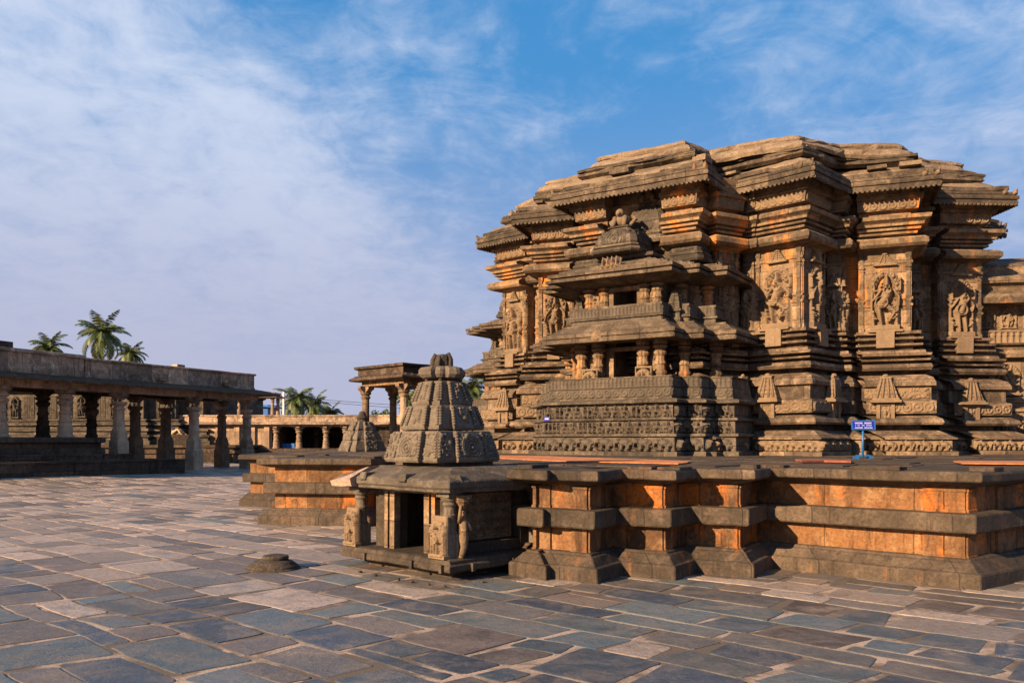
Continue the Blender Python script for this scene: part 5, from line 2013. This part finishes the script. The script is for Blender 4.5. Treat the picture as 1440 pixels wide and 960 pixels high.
# ------------------------------------------------------------------ shrine and terrace seen through the colonnade
def build_far_shrine():
    base = (-26, 66, 1.45)
    t = thing('terrace', 'low dark stone terrace with a flight of steps behind the open colonnade', 'terrace', (-24, 60, 0))
    rel = (-24, 60, 0)
    mb = MB()
    T = [(-40, 54.5), (-17.8, 54.5), (-17.8, 74), (-40, 74)]
    sweep(mb, T, [(0.1, 0), (0.1, 0.25), (0, 0.27), (0, 0.9), (0.12, 0.92), (0.12, 1.1), (0, 1.12), (0, 1.26), (0.2, 1.28), (0.2, 1.45)], seg=1.2)
    mb.build('terrace_wall', M['cloister_dark'], t, jitter=0.02, rel=rel)
    for k in range(6):
        mb = MB()
        mb.box((-19.2, 54.4 - 0.16 - 0.32 * (5 - k) / 1.0 * 0.9 + 0.3, 0.0), (1.7, 0.34, 0.235 * (k + 1)))
        mb.build('step', M['cloister_dark'], t, jitter=0.01, rel=rel)
    s = thing('far_shrine', 'carved stone shrine glimpsed between the pillars of the colonnade', 'shrine', base)
    P = [(-37, 61), (-33, 61), (-33, 60), (-30.5, 60), (-30.5, 59.3), (-28, 59.3), (-28, 58.8), (-25.4, 58.8), (-25.4, 59.4), (-23.4, 59.4), (-23.4, 60.2), (-21.8, 60.2), (-21.8, 61), (-21.0, 61), (-21.0, 72), (-37, 72)]
    mb = MB()
    sweep(mb, P, [(0.7, 1.44), (0.7, 1.7), (0.55, 1.75), (0.55, 1.95), (0.7, 1.98), (0.7, 2.1), (0.4, 2.15), (0.4, 2.35), (0.55, 2.4), (0.55, 2.55), (0.3, 2.6), (0.3, 2.75), (0.5, 2.8), (0.5, 2.95), (0.25, 3.0), (0.25, 3.1), (0.35, 3.12), (0.35, 3.2), (0.05, 3.25)], seg=0.7, cap1=False)
    mb.build('moulded_base', M['niche'], s, jitter=0.02, rel=base)
    mb = MB()
    sweep(mb, P, [(0, 3.2), (0, 5.1), (0.2, 5.2), (0.2, 5.5), (0.8, 5.45), (0.8, 5.6), (0.1, 5.9), (-0.5, 6.0)], seg=0.7)
    w = mb.build('wall', M['niche'], s, jitter=0.02, rel=base)
    n = len(P)
    for i in range(n):
        a, b = Vector(P[i]), Vector(P[(i + 1) % n])
        if a.y > 62 or b.y > 62 or (b - a).length < 1.2:
            continue
        u = (b - a).normalized()
        nn = Vector((u.y, -u.x))
        k = int((b - a).length / 0.9)
        for j in range(k):
            m = a + u * (b - a).length * (j + 0.5) / k
            rl = MB()
            if (i + j) % 3 == 2:
                rl.relief((m.x, m.y, 3.3), (u.x, u.y, 0), Z3, (nn.x, nn.y, 0), 0.8, 1.6, lattice(0.8, 1.6, 1), 0.03)
                rl.build('pierced_window', M['niche'], s, rel=base)
            else:
                rl.relief((m.x, m.y, 3.3), (u.x, u.y, 0), Z3, (nn.x, nn.y, 0), 0.7, 1.7, deity(0.7, 1.7, 400 + i * 5 + j), 0.035)
                rl.build('deity_relief', M['niche'], s, rel=base)
    # a raised seat block in front of its wall
    b = MB()
    b.box((-22.6, 57.4, 1.44), (2.2, 0.9, 0.70))
    o = b.build('stone_bench', M['cloister_dark'], None, jitter=0.01, origin=(-22.6, 57.4, 1.44))
    tag(o, 'dark stone block on the terrace that the reclining person sits on', 'bench')


build_far_shrine()


# ------------------------------------------------------------------ cloister at the back of the court
def build_cloister():
    base = (-13, 61, 0)
    t = thing('back_cloister', 'low flat roofed stone cloister with dark pillared bays at the back of the court', 'cloister', base)

    def blk(name, P, prof, mat, jit=0.02, bev=0.0):
        mb = MB()
        sweep(mb, P, prof, seg=0.6)
        return mb.build(name, M[mat], t, jitter=jit, rel=base, bevel=bev)
    x0, x1, y0 = -24.0, 2.0, 60.0
    blk('plinth', [(x0, y0 - 0.8), (x1, y0 - 0.8), (x1, y0 + 5), (x0, y0 + 5)], [(0, 0), (0, 0.9), (0.1, 0.92), (0.1, 1.18), (0, 1.2)], 'cloister_dark')
    blk('roof_slab', [(x0, y0 - 0.2), (x1, y0 - 0.2), (x1, y0 + 5), (x0, y0 + 5)], [(0, 2.72), (0, 2.9), (0.35, 2.86), (0.38, 2.95), (0.1, 3.05), (0, 3.06), (0, 3.42), (0.07, 3.44), (0.07, 3.52), (0, 3.54)], 'parapet', 0.035)
    blk('back_wall', [(x0, y0 + 4.5), (x1, y0 + 4.5), (x1, y0 + 4.9), (x0, y0 + 4.9)], [(0, 1.1), (0, 2.75)], 'cloister_dark')
    # solid masonry stretch on the left, pilastered
    blk('solid_wall', [(x0, y0 - 0.05), (-16.9, y0 - 0.05), (-16.9, y0 + 4), (x0, y0 + 4)], [(0, 1.18), (0, 2.73)], 'cloister')
    for x in (-20.6, -19.3, -18.2, -17.2):
        mb = MB()
        mb.box((x, y0 - 0.1, 1.19), (0.35, 0.2, 1.5))
        mb.build('pilaster', M['cloister'], t, jitter=0.01, rel=base)
    for x in (-16.6, -15.0, -13.1, -11.7, -10.0, -8.2, -6.4, -4.6):
        mb = pillar_mesh('round', 1.5, 0.2)
        mb.v = [(x + p[0], y0 + 0.1 + p[1], 1.2 + p[2]) for p in mb.v]
        pl = mb.build('pillar', M['cloister'], t, jitter=0.01, rel=base)
        br = bracket_mesh(0.2, 0.2)
        br.v = [(x + p[0], y0 + 0.1 + p[1], 2.52 + p[2]) for p in br.v]
        br.build('capital_bracket', M['cloister'], pl, jitter=0.01, rel=base)
    for x in (-14.3, -12.2):
        mb = pillar_mesh('round', 1.5, 0.2)
        mb.v = [(x + p[0], y0 + 2.4 + p[1], 1.2 + p[2]) for p in mb.v]
        mb.build('pillar', M['cloister_dark'], t, jitter=0.01, rel=base)
    mb = MB()
    mb.box((-9.3, y0 + 0.3, 1.19), (2.9, 0.3, 1.5))
    mb.build('blocked_bay', M['cloister_dark'], t, jitter=0.02, rel=base)
    mb = MB()
    mb.box((-15.9, y0 + 0.9, 1.2), (0.9, 0.5, 0.35))
    tag(mb.build('blue_bundle', M['bluetarp'], None, jitter=0.05, freq=4, origin=(-15.9, y0 + 0.9, 1.2)), 'blue plastic bundle lying on the floor of the dark cloister bay', 'bundle')

    # small kiosk on the roof, half hidden by the colonnade eave
    k = thing('roof_kiosk', 'little pillared stone kiosk standing on the cloister roof beside the colonnade eave', 'kiosk', (-18.4, 62, 3.53))
    for x, y in ((-1.2, -0.7), (1.2, -0.7), (1.2, 0.7), (-1.2, 0.7)):
        mb = pillar_mesh('round', 1.35, 0.12)
        mb.v = [(p[0] + x, p[1] + y, p[2]) for p in mb.v]
        mb.build('pillar', M['cloister'], k)
    mb = MB()
    sweep(mb, [(-1.3, -0.8), (1.3, -0.8), (1.3, 0.8), (-1.3, 0.8)], [(0, 1.3), (0.3, 1.3), (0.33, 1.38), (0.1, 1.5), (0.05, 1.52), (0.1, 1.56), (0.1, 1.66), (-0.3, 1.75)], seg=0.3)
    mb.build('roof', M['cloister'], k, jitter=0.02)


build_cloister()

# blue sheeted shed beyond the wall
sh = thing('blue_shed', 'bright blue sheeted shed roof rising beyond the back wall between the colonnade pillars', 'shed', (-25.5, 82, 0))
mb = MB()
mb.loft([[(-2.6, -2, 4.0), (2.6, -2, 4.0), (2.6, 2, 4.0), (-2.6, 2, 4.0)], [(-2.6, -2, 5.1), (2.6, -2, 5.1), (2.6, 2, 5.2), (-2.6, 2, 5.2)]])
mb.build('sheet_wall', M['bluetarp'], sh, jitter=0.05)
mb = MB()
mb.loft([[(-2.8, -2.3, 5.1), (3.4, -2.3, 4.85), (3.4, 2.3, 4.85), (-2.8, 2.3, 5.1)], [(-2.8, -2.3, 5.25), (3.4, -2.3, 4.95), (3.4, 2.3, 4.95), (-2.8, 2.3, 5.25)]])
mb.build('sheet_roof', M['bluetarp'], sh)
mb = MB()
for x in (-2.4, 2.4):
    for y in (-1.8, 1.8):
        mb = MB()
        mb.box((x, y, 0), (0.15, 0.15, 4.1))
        mb.build('post', M['pole'], sh)


# ------------------------------------------------------------------ four-pillared pavilion and far carved spire on the platform
def build_pavilion():
    base = (-4.9, 34.9, 1.355)
    t = thing('pillared_pavilion', 'slender pillared stone pavilion with flat carved roof standing behind the small shrine', 'pavilion', base)
    N_, L_, F_ = Vector((-4.2, 33.2)), Vector((-6.0, 35.0)), Vector((-5.0, 36.2))
    Rr = N_ + (F_ - L_)
    P = [N_, Rr + Vector((0.5, 0.5)), F_ + Vector((0.6, 0.6)), L_]
    for p in (N_, L_, Vector((-5.0, 35.9)), Rr + Vector((0.45, 0.45))):
        mb = pillar_mesh('round' if p is not N_ else 'round', 2.45, 0.155)
        mb.v = [(p.x + q[0], p.y + q[1], 1.355 + q[2]) for q in mb.v]
        mb2 = MB()
        mb2.lathe((p.x, p.y, 1.355), [(0.24, 0), (0.24, 0.35), (0.16, 0.40), (0.155, 1.0), (0.17, 1.02), (0.17, 1.08), (0.15, 1.1), (0.145, 2.05), (0.17, 2.08), (0.21, 2.14), (0.15, 2.2), (0.22, 2.26), (0.24, 2.32)], 14)
        pl = mb2.build('pillar', M['cloister'] if p is N_ else M['temple_warm'], t, jitter=0.006, rel=base)
        br = bracket_mesh(0.17, 0.28)
        br.v = [(p.x + (q[0] - q[1]) * 0.707, p.y + (q[0] + q[1]) * 0.707, 1.355 + 2.30 + q[2]) for q in br.v]
        br.build('capital_bracket', M['cloister'], pl, jitter=0.012, rel=base)
    Q = [(p.x, p.y) for p in P]
    mb = MB()
    sweep(mb, offset_poly(Q, 0.12), [(0, 3.92), (0, 4.14)], seg=0.3)
    mb.build('lintel', M['temple_warm'], t, jitter=0.012, rel=base)
    mb = MB()
    sweep(mb, offset_poly(Q, 0.15), [(0, 4.14), (0.30, 4.12), (0.36, 4.16), (0.34, 4.22), (0.12, 4.34), (0.08, 4.36), (0.08, 4.58), (0.2, 4.62), (0.2, 4.72), (-0.3, 4.76)], seg=0.16)
    ring = offset_poly(Q, 0.36)
    for i in range(4):
        a, b = Vector(ring[i]), Vector(ring[(i + 1) % 4])
        k = int((b - a).length / 0.3)
        for j in range(k):
            p = a.lerp(b, (j + 0.5) / k)
            mb.ball((p.x, p.y, 4.25), 0.085, 7, 5)
    mb.build('roof', M['cloister_dark'], t, jitter=0.02, rel=base)


build_pavilion()


def build_far_spire():
    t = thing('stone_spire', 'weathered truncated pyramid spire of carved stone under the tall slender pavilion pillar', 'spire', (-4.95, 28.2, 1.355), R(40))

    def rt(a, p):
        q = a * 0.42
        return [(-a, -a), (-q, -a), (-q, -a - p), (q, -a - p), (q, -a), (a, -a), (a, -q), (a + p, -q), (a + p, q), (a, q), (a, a), (q, a), (q, a + p), (-q, a + p), (-q, a), (-a, a), (-a, q), (-a - p, q), (-a - p, -q), (-a, -q)]
    for a0, a1, z0, z1 in ((0.58, 0.48, 0.0, 0.36), (0.47, 0.36, 0.38, 0.68), (0.34, 0.24, 0.70, 0.98)):
        mb = MB()
        mb.loft([[(x, y, z0) for x, y in rt(a0, 0.08)], [(x, y, z0 + 0.06) for x, y in rt(a0, 0.08)], [(x, y, z1) for x, y in rt(a1, 0.06)]], seg=0.1)
        o = mb.build('spire_tier', M['shrine'], t, jitter=0.02, freq=4)
        sl = (a0 - a1) / (z1 - z0)
        for k, (ux, nx) in enumerate((((1, 0, 0), Vector((0, -1, sl)).normalized()), ((0, 1, 0), Vector((1, 0, sl)).normalized()), ((0, -1, 0), Vector((-1, 0, sl)).normalized()))):
            rl = MB()
            vx = nx.cross(Vector(ux)) if k != 2 else nx.cross(Vector(ux))
            c = Vector((nx.x, nx.y, 0)).normalized() * (a0 + 0.06)
            rl.relief((c.x, c.y, z0 + 0.05), ux, tuple(vx), tuple(nx), a0 * 0.8, (z1 - z0) * 0.9, foliage_band(a0 * 0.8, (z1 - z0) * 0.9, 5 + k), 0.02, -0.03)
            rl.build('spire_carving', M['shrine'], o)
    mb = MB()
    mb.lathe((0, 0, 0.96), [(0.2, 0), (0.16, 0.1), (0.2, 0.14), (0.13, 0.24), (0.10, 0.34), (0.04, 0.38)], 12)
    mb.build('worn_finial', M['shrine_dark'], t, jitter=0.01)


build_far_spire()


# ------------------------------------------------------------------ trees, pole, wires
def palm(name_label, x, y, ztop, rad, seed, group, lean=0.0):
    r = random.Random(seed)
    t = thing('palm_tree', name_label, 'palm tree', (x, y, 0), group=group)
    mb = MB()
    pts = [(lean * (k / 8) ** 2, 0.1 * math.sin(k), ztop * k / 8) for k in range(9)]
    mb.tube(pts, [0.24 - 0.012 * k for k in range(9)], 10)
    mb.build('trunk', M['trunk'], t)
    cx, cz = lean, ztop
    mb = MB()
    nf = 30
    for i in range(nf):
        az = 2 * math.pi * i * 0.381966 + r.uniform(-0.15, 0.15)
        el = math.radians(82 - 118 * (i / nf) + r.uniform(-8, 8))
        L = rad * r.uniform(0.85, 1.15)
        d = Vector((math.cos(az), math.sin(az), 0))
        p = Vector((cx, 0, cz))
        ang = el
        spine = [p.copy()]
        n = 9
        for k in range(n):
            ang -= math.radians(9 + 5 * k / n) * (0.6 + 0.6 * math.cos(max(-1.2, el)))
            p = p + (d * math.cos(ang) + Vector((0, 0, math.sin(ang)))) * L / n
            spine.append(p.copy())
        side = Vector((-d.y, d.x, 0))
        tone = r.random() * 0.6 + (0.4 if i < nf * 0.4 else 0)
        mb.tube([tuple(q) for q in spine], [0.035 * (1 - 0.8 * k / n) for k in range(n + 1)], 4)
        for k in range(1, n):
            for q in range(3):
                f = (k + q / 3) / n
                a = spine[k].lerp(spine[k + 1], q / 3)
                ll = rad * 0.26 * math.sin(math.pi * min(1, 0.18 + 0.82 * f)) ** 0.6 + 0.05
                tn = (spine[k + 1] - spine[k]).normalized()
                for s in (-1, 1):
                    dr = (side * s * 0.85 + tn * 0.55 + Vector((0, 0, -0.35 - 0.4 * r.random()))).normalized()
                    w = tn * (rad * 0.016)
                    tip = a + dr * ll
                    m = a + dr * ll * 0.5 + Vector((0, 0, 0.02))
                    mb.add([tuple(a - w), tuple(a + w), tuple(m + w * 1.2), tuple(tip), tuple(m - w * 1.2)], [[0, 1, 2, 3, 4]], None, False, tone + r.uniform(-0.1, 0.1))
    mb.build('crown', M['palmleaf'], t)
    cn = MB()
    for i in range(6):
        a = i * 1.05
        cn.ball((cx + 0.22 * math.cos(a), 0.22 * math.sin(a), cz - 0.2), 0.14, 8, 5)
    cn.build('coconut_cluster', M['trunk'], t)


def wx(px, Z):
    return (px - 720) * Z / 1200


palm('tallest coconut palm with spreading crown above the left colonnade roof', wx(139, 100), 100, 14.1, 3.6, 1, 'coconut palms beyond the left roof', 0.4)
palm('half hidden coconut palm at the left of the three above the colonnade roof', wx(72, 118), 118, 14.6, 3.4, 2, 'coconut palms beyond the left roof', -0.3)
palm('smallest coconut palm at the right of the three above the colonnade roof', wx(181, 108), 108, 12.6, 2.6, 3, 'coconut palms beyond the left roof', 0.2)
palm('tallest coconut palm beside the white pole beyond the back cloister', wx(415, 100), 100, 6.4, 2.9, 4, 'coconut palms beyond the cloister', 0.1)
palm('middle coconut palm of the group beyond the back cloister', wx(441, 105), 105, 6.0, 2.6, 5, 'coconut palms beyond the cloister')
palm('lowest coconut palm at the right end of the group beyond the back cloister', wx(464, 108), 108, 5.0, 2.3, 6, 'coconut palms beyond the cloister')
palm('coconut palm seen between the pavilion pillars', wx(575, 110), 110, 7.2, 2.9, 7, 'coconut palms behind the platform')
palm('coconut palm showing between the small shrine spire and the temple', wx(663, 100), 100, 7.6, 3.2, 8, 'coconut palms behind the platform')


def bush(label, x, y, z0, rx, rz, seed):
    r = random.Random(seed)
    t = thing('leafy_tree', label, 'tree', (x, y, 0))
    mb = MB()
    mb.tube([(0, 0, 0), (0.1, 0, z0 * 0.6), (0, 0.1, z0 + rz * 0.4)], [0.2, 0.15, 0.08], 8)
    mb.build('trunk', M['trunk'], t)
    mb = MB()
    cl = [(r.gauss(0, rx * 0.45), r.gauss(0, rx * 0.45), z0 + r.uniform(0, rz)) for _ in range(26)]
    for c in cl:
        tn = r.random()
        for _ in range(70):
            v = Vector((r.gauss(0, 1), r.gauss(0, 1), r.gauss(0, 0.8))).normalized() * rx * 0.3 * r.uniform(0.5, 1)
            p = Vector(c) + v
            a = Vector((r.gauss(0, 1), r.gauss(0, 1), r.gauss(0, 1))).normalized() * 0.12
            b = a.cross(Vector((r.gauss(0, 1), r.gauss(0, 1), r.gauss(0, 1)))).normalized() * 0.07
            mb.add([tuple(p - a), tuple(p + b), tuple(p + a), tuple(p - b)], [[0, 1, 2, 3]], None, False, min(1, max(0, tn + r.uniform(-0.2, 0.2))))
    mb.build('crown', M['bushleaf'], t)


bush('small leafy tree showing over the cloister roof beneath the wires', wx(529, 80), 80, 3.0, 1.3, 1.4, 1)
bush('leafy tree low behind the temple platform between the spire and the niche', wx(655, 90), 90, 3.6, 2.4, 2.6, 2)
bush('leafy shrub beyond the wall next to the blue shed', wx(352, 84), 84, 3.1, 1.2, 0.9, 3)

pl = thing('utility_pole', 'pale utility pole standing left of the palms behind the back cloister', 'pole', (wx(399, 78), 78, 0))
mb = MB()
mb.tube([(0, 0, 0), (0, 0, 6.2)], [0.13, 0.10], 10)
mb.build('shaft', M['pole'], pl)
mb = MB()
mb.box((0, 0, 5.7), (1.1, 0.1, 0.1))
mb.build('cross_arm', M['wire'], pl)
for k, (dx, lab) in enumerate(((-0.45, 'upper overhead wire sagging from the utility pole to the right'), (0.45, 'lower overhead wire sagging from the utility pole to the right'))):
    mb = MB()
    p0, p1 = Vector((wx(399, 78) + dx, 78, 5.85 - 0.25 * k)), Vector((wx(760, 110), 110 + k, 5.9 - 0.45 * k))
    pts = []
    for i in range(21):
        f = i / 20
        p = p0.lerp(p1, f)
        p.z -= 3.2 * f * (1 - f) * 0.5
        pts.append(tuple(p))
    mb.tube(pts, 0.022, 5)
    tag(mb.build('overhead_wire', M['wire'], None, origin=(p0.x, p0.y, 5.8)), lab, 'wire', 'overhead wires')


# ------------------------------------------------------------------ small things on the court and the platform
def build_disc():
    mb = MB()
    mb.lathe((0, 0, -0.03), [(0.36, 0), (0.36, 0.035), (0.335, 0.05), (0.33, 0.075), (0.30, 0.10), (0.25, 0.145), (0.19, 0.165), (0.165, 0.168), (0.16, 0.178)], 40)
    mb.lathe((0.03, 0.02, 0.14), [(0.165, 0), (0.175, 0.03), (0.17, 0.06), (0.15, 0.07)], 30)
    o = mb.build('stone_disc', M['shrine_dark'], None, jitter=0.008, freq=5, bevel=0.004)
    o.location = (-3.18, 11.35, 0.015)
    o.scale = (1, 1, 0.8)
    tag(o, 'round turned stone disc with raised knob lying on the paving left of the small shrine', 'stone disc')


build_disc()
rr = random.Random(5)
peb = [(-1.95, 10.98), (-1.72, 10.72), (-1.38, 10.40), (-1.20, 10.22), (-0.98, 10.04), (-0.78, 9.9), (-0.35, 10.2)]
for i, (x, y) in enumerate(peb):
    mb = MB()
    mb.ball((0, 0, 0.02), (rr.uniform(0.018, 0.032), rr.uniform(0.018, 0.03), rr.uniform(0.012, 0.02)), 9, 6)
    o = mb.build('loose_stone', M['shrine_dark'], None, jitter=0.008, freq=18)
    o.location = (x, y, 0.0)
    tag(o, 'small dark loose stone on the paving along the foot of the small shrine', 'stone', 'loose stones beside the small shrine')


def flat_mat(name, label, cat, pts, mat, h=0.012):
    mb = MB()
    cx = sum(p[0] for p in pts) / len(pts)
    cy = sum(p[1] for p in pts) / len(pts)
    P = [(p[0] - cx, p[1] - cy) for p in pts]
    a = sum(P[i][0] * P[(i + 1) % len(P)][1] - P[(i + 1) % len(P)][0] * P[i][1] for i in range(len(P)))
    if a < 0:
        P = P[::-1]
    mb.loft([[(x, y, 0) for x, y in P], [(x, y, h) for x, y in P]], seg=0.2, cap0=True)
    o = mb.build(name, M[mat], None, jitter=0.0)
    me = o.data
    for v in me.vertices:
        d = mnoise.noise_vector(Vector((v.co.x + cx, v.co.y + cy, 0)) * 1.7) * 0.06
        v.co.x += d.x
        v.co.y += d.y
    o.location = (cx, cy, 1.371)
    tag(o, label, cat)


def pf(px, py, z=1.37):
    Z = (1.7 - z) * 1200 / (py - 620)
    return ((px - 720) * Z / 1200, Z)


flat_mat('walkway_mat', 'long orange coir walking mat laid on the platform below the niche shrine', 'mat', [pf(690, 640.4), pf(770, 641.6), pf(972, 649), pf(955, 652.5), pf(780, 648.5), pf(700, 644.5)], 'mat')
flat_mat('red_cloth', 'crumpled red cloth strip lying on the platform left of the blue sign', 'cloth', [pf(1118, 647.6), pf(1150, 647.4), pf(1200, 649.4), pf(1196, 650.6), pf(1160, 649.6), pf(1128, 650.2)], 'redcloth', 0.03)
flat_mat('walkway_mat', 'orange mat lying on the platform at the right edge of the view', 'mat', [pf(1338, 648.6), pf(1470, 649.0), pf(1470, 653.5), pf(1350, 652.0)], 'mat')


def build_sign():
    x, y = 6.62, 16.1
    t = thing('information_sign', 'small blue sign with white lettering on a thin post before the temple wall', 'sign', (x, y, 1.37), R(-3))
    mb = MB()
    mb.tube([(0, 0, 0.02), (0, 0, 0.60)], 0.02, 10)
    mb.build('post', M['blue'], t)
    mb = MB()
    mb.box((0, 0, 0.045), (0.26, 0.03, 0.028))
    for dx in (-0.13, 0.13):
        mb.box((dx, 0, 0.0), (0.03, 0.26, 0.045))
    mb.build('foot', M['blue'], t)
    bd = thing('board', '', '', (0, 0, 0))
    del bd['label'], bd['category']
    bd.parent = t
    bd.location = (0, -0.02, 0.63)
    bd.rotation_euler = (R(-12), 0, 0)
    mb = MB()
    mb.box((0, 0, -0.075), (0.40, 0.016, 0.15))
    mb.build('panel', M['blueboard'], bd)
    mb = MB()
    for s, d in (((0.44, 0.026, 0.018), (0, 0, 0.075)), ((0.44, 0.026, 0.018), (0, 0, -0.092)), ((0.02, 0.026, 0.15), (-0.21, 0, -0.0745)), ((0.02, 0.026, 0.15), (0.21, 0, -0.0745))):
        mb.box(d, s)
    mb.build('frame', M['blue'], bd)
    # three rows of tiny white characters, too small to read in the photograph
    r = random.Random(2)
    mb = MB()
    for z, h, runs in ((0.038, 0.026, ((-0.155, -0.01), (0.02, 0.155))), (-0.006, 0.016, ((-0.15, -0.13), (-0.11, -0.06), (-0.03, 0.02), (0.05, 0.15))), (-0.052, 0.02, ((-0.16, -0.01), (0.01, 0.165)))):
        for a, b in runs:
            xx = a
            while xx < b - 0.006:
                w = r.uniform(0.007, 0.014)
                mb.box((xx + w / 2, -0.0095, z - h / 2), (w * 0.35, 0.003, h))
                mb.box((xx + w / 2, -0.0095, z + h / 2 - h * 0.22), (w * 0.95, 0.0034, h * 0.2))
                if r.random() < 0.6:
                    mb.box((xx + w * 0.7, -0.0095, z - h / 2), (w * 0.5, 0.0038, h * 0.25))
                xx += w + 0.003
    mb.build('lettering', M['white'], bd)


build_sign()
# little blue plaque on the far corner of the niche base
n_ = Vector((math.cos(R(237)), math.sin(R(237))))
t_ = Vector((n_.y, -n_.x)) * -1
if t_.x < 0:
    t_ = -t_
pp = C2 + n_ * 8.72 - t_ * 1.55
pq = thing('plaque', 'tiny blue number plaque fixed to the left corner of the carved niche base', 'plaque', (pp.x, pp.y, 2.19), R(237 + 90))
mb = MB()
mb.box((0, 0, 0), (0.16, 0.02, 0.10))
mb.build('plate', M['blueboard'], pq)
mb = MB()
mb.box((0, -0.012, 0.04), (0.10, 0.006, 0.022))
mb.build('marking', M['white'], pq)


# ------------------------------------------------------------------ people
def skin_figure(name, joints, bones, radii, mat, parent):
    me = bpy.data.meshes.new(name)
    me.from_pydata(joints, bones, [])
    me.materials.append(mat)
    o = bpy.data.objects.new(name, me)
    COL.objects.link(o)
    o.parent = parent
    sk = o.modifiers.new('skin', 'SKIN')
    ly = me.skin_vertices[0] if me.skin_vertices else None
    if ly is None:
        bm = bmesh.new()
        bm.from_mesh(me)
        bm.verts.layers.skin.verify()
        bm.to_mesh(me)
        bm.free()
        ly = me.skin_vertices[0]
    for v, rad in zip(ly.data, radii):
        v.radius = (rad, rad)
    ly.data[0].use_root = True
    sb = o.modifiers.new('sub', 'SUBSURF')
    sb.levels = sb.render_levels = 2
    return o


def person(label, loc, rz, top, lower, recline):
    t = thing('person', label, 'person', loc, rz)
    if recline:
        # sitting on the block, leaning back on one arm, knees drawn up
        J = [(0, 0, 0.12), (-0.14, 0, 0.32), (-0.24, 0, 0.52), (-0.27, 0, 0.62), (-0.24, 0, 0.78),
             (0.08, -0.11, 0.13), (0.44, -0.14, 0.36), (0.66, -0.14, 0.02), (0.80, -0.14, 0.0),
             (0.08, 0.11, 0.13), (0.48, 0.12, 0.28), (0.80, 0.12, 0.02), (0.94, 0.12, 0.0),
             (-0.24, -0.19, 0.52), (-0.42, -0.22, 0.28), (-0.44, -0.22, 0.02), (-0.24, 0.19, 0.52), (0.02, 0.22, 0.36), (0.28, 0.16, 0.34)]
    else:
        # squatting with arms round the knees, back half turned
        J = [(0, 0, 0.16), (0.02, 0, 0.38), (0.10, 0, 0.58), (0.14, 0, 0.68), (0.20, 0, 0.82),
             (0.06, -0.11, 0.17), (0.36, -0.13, 0.46), (0.30, -0.12, 0.05), (0.44, -0.12, 0.02),
             (0.06, 0.11, 0.17), (0.36, 0.13, 0.46), (0.30, 0.12, 0.05), (0.44, 0.12, 0.02),
             (0.10, -0.19, 0.56), (0.26, -0.24, 0.42), (0.42, -0.10, 0.44), (0.10, 0.19, 0.56), (0.26, 0.24, 0.42), (0.42, 0.06, 0.46)]
    B = [(0, 1), (1, 2), (2, 3), (3, 4), (0, 5), (5, 6), (6, 7), (7, 8), (0, 9), (9, 10), (10, 11), (11, 12), (2, 13), (13, 14), (14, 15), (2, 16), (16, 17), (17, 18)]
    rad = [0.13, 0.13, 0.14, 0.055, 0.095, 0.09, 0.065, 0.045, 0.04, 0.09, 0.065, 0.045, 0.04, 0.055, 0.042, 0.032, 0.055, 0.042, 0.032]
    skin_figure('body', J, B, rad, M['skin'], t)
    g = 1.14
    skin_figure('shirt', [J[0], J[1], J[2], J[13], J[14], J[16], J[17]], [(0, 1), (1, 2), (2, 3), (3, 4), (2, 5), (5, 6)], [0.15, 0.155, 0.16, 0.075, 0.06, 0.075, 0.06], top, t)
    skin_figure('trousers', [J[0], J[5], J[6], J[7], J[9], J[10], J[11]], [(0, 1), (1, 2), (2, 3), (0, 4), (4, 5), (5, 6)], [0.155, 0.11, 0.085, 0.065, 0.11, 0.085, 0.065], lower, t)
    mb = MB()
    h = J[4]
    mb.ball((h[0] - 0.02, h[1], h[2] + 0.045), (0.105, 0.10, 0.085), 12, 8)
    mb.build('hair', M['hair'], t)
    mb = MB()
    mb.ball((h[0] + 0.095, h[1], h[2] - 0.005), (0.02, 0.015, 0.025), 8, 5)
    mb.build('nose', M['skin'], t)


person('person in a pink shirt and khaki trousers leaning back on a stone ledge', (-22.75, 57.3, 2.15), R(-12), M['shirt'], M['khaki'], True)
px_, py_, _ = cpt(8.9, -0.9)
person('person in orange red clothes squatting in shade beside the pale colonnade pillar', (px_ - 0.55, py_ - 0.6, 0.885), R(35), M['saffron'], M['saffron'], False)
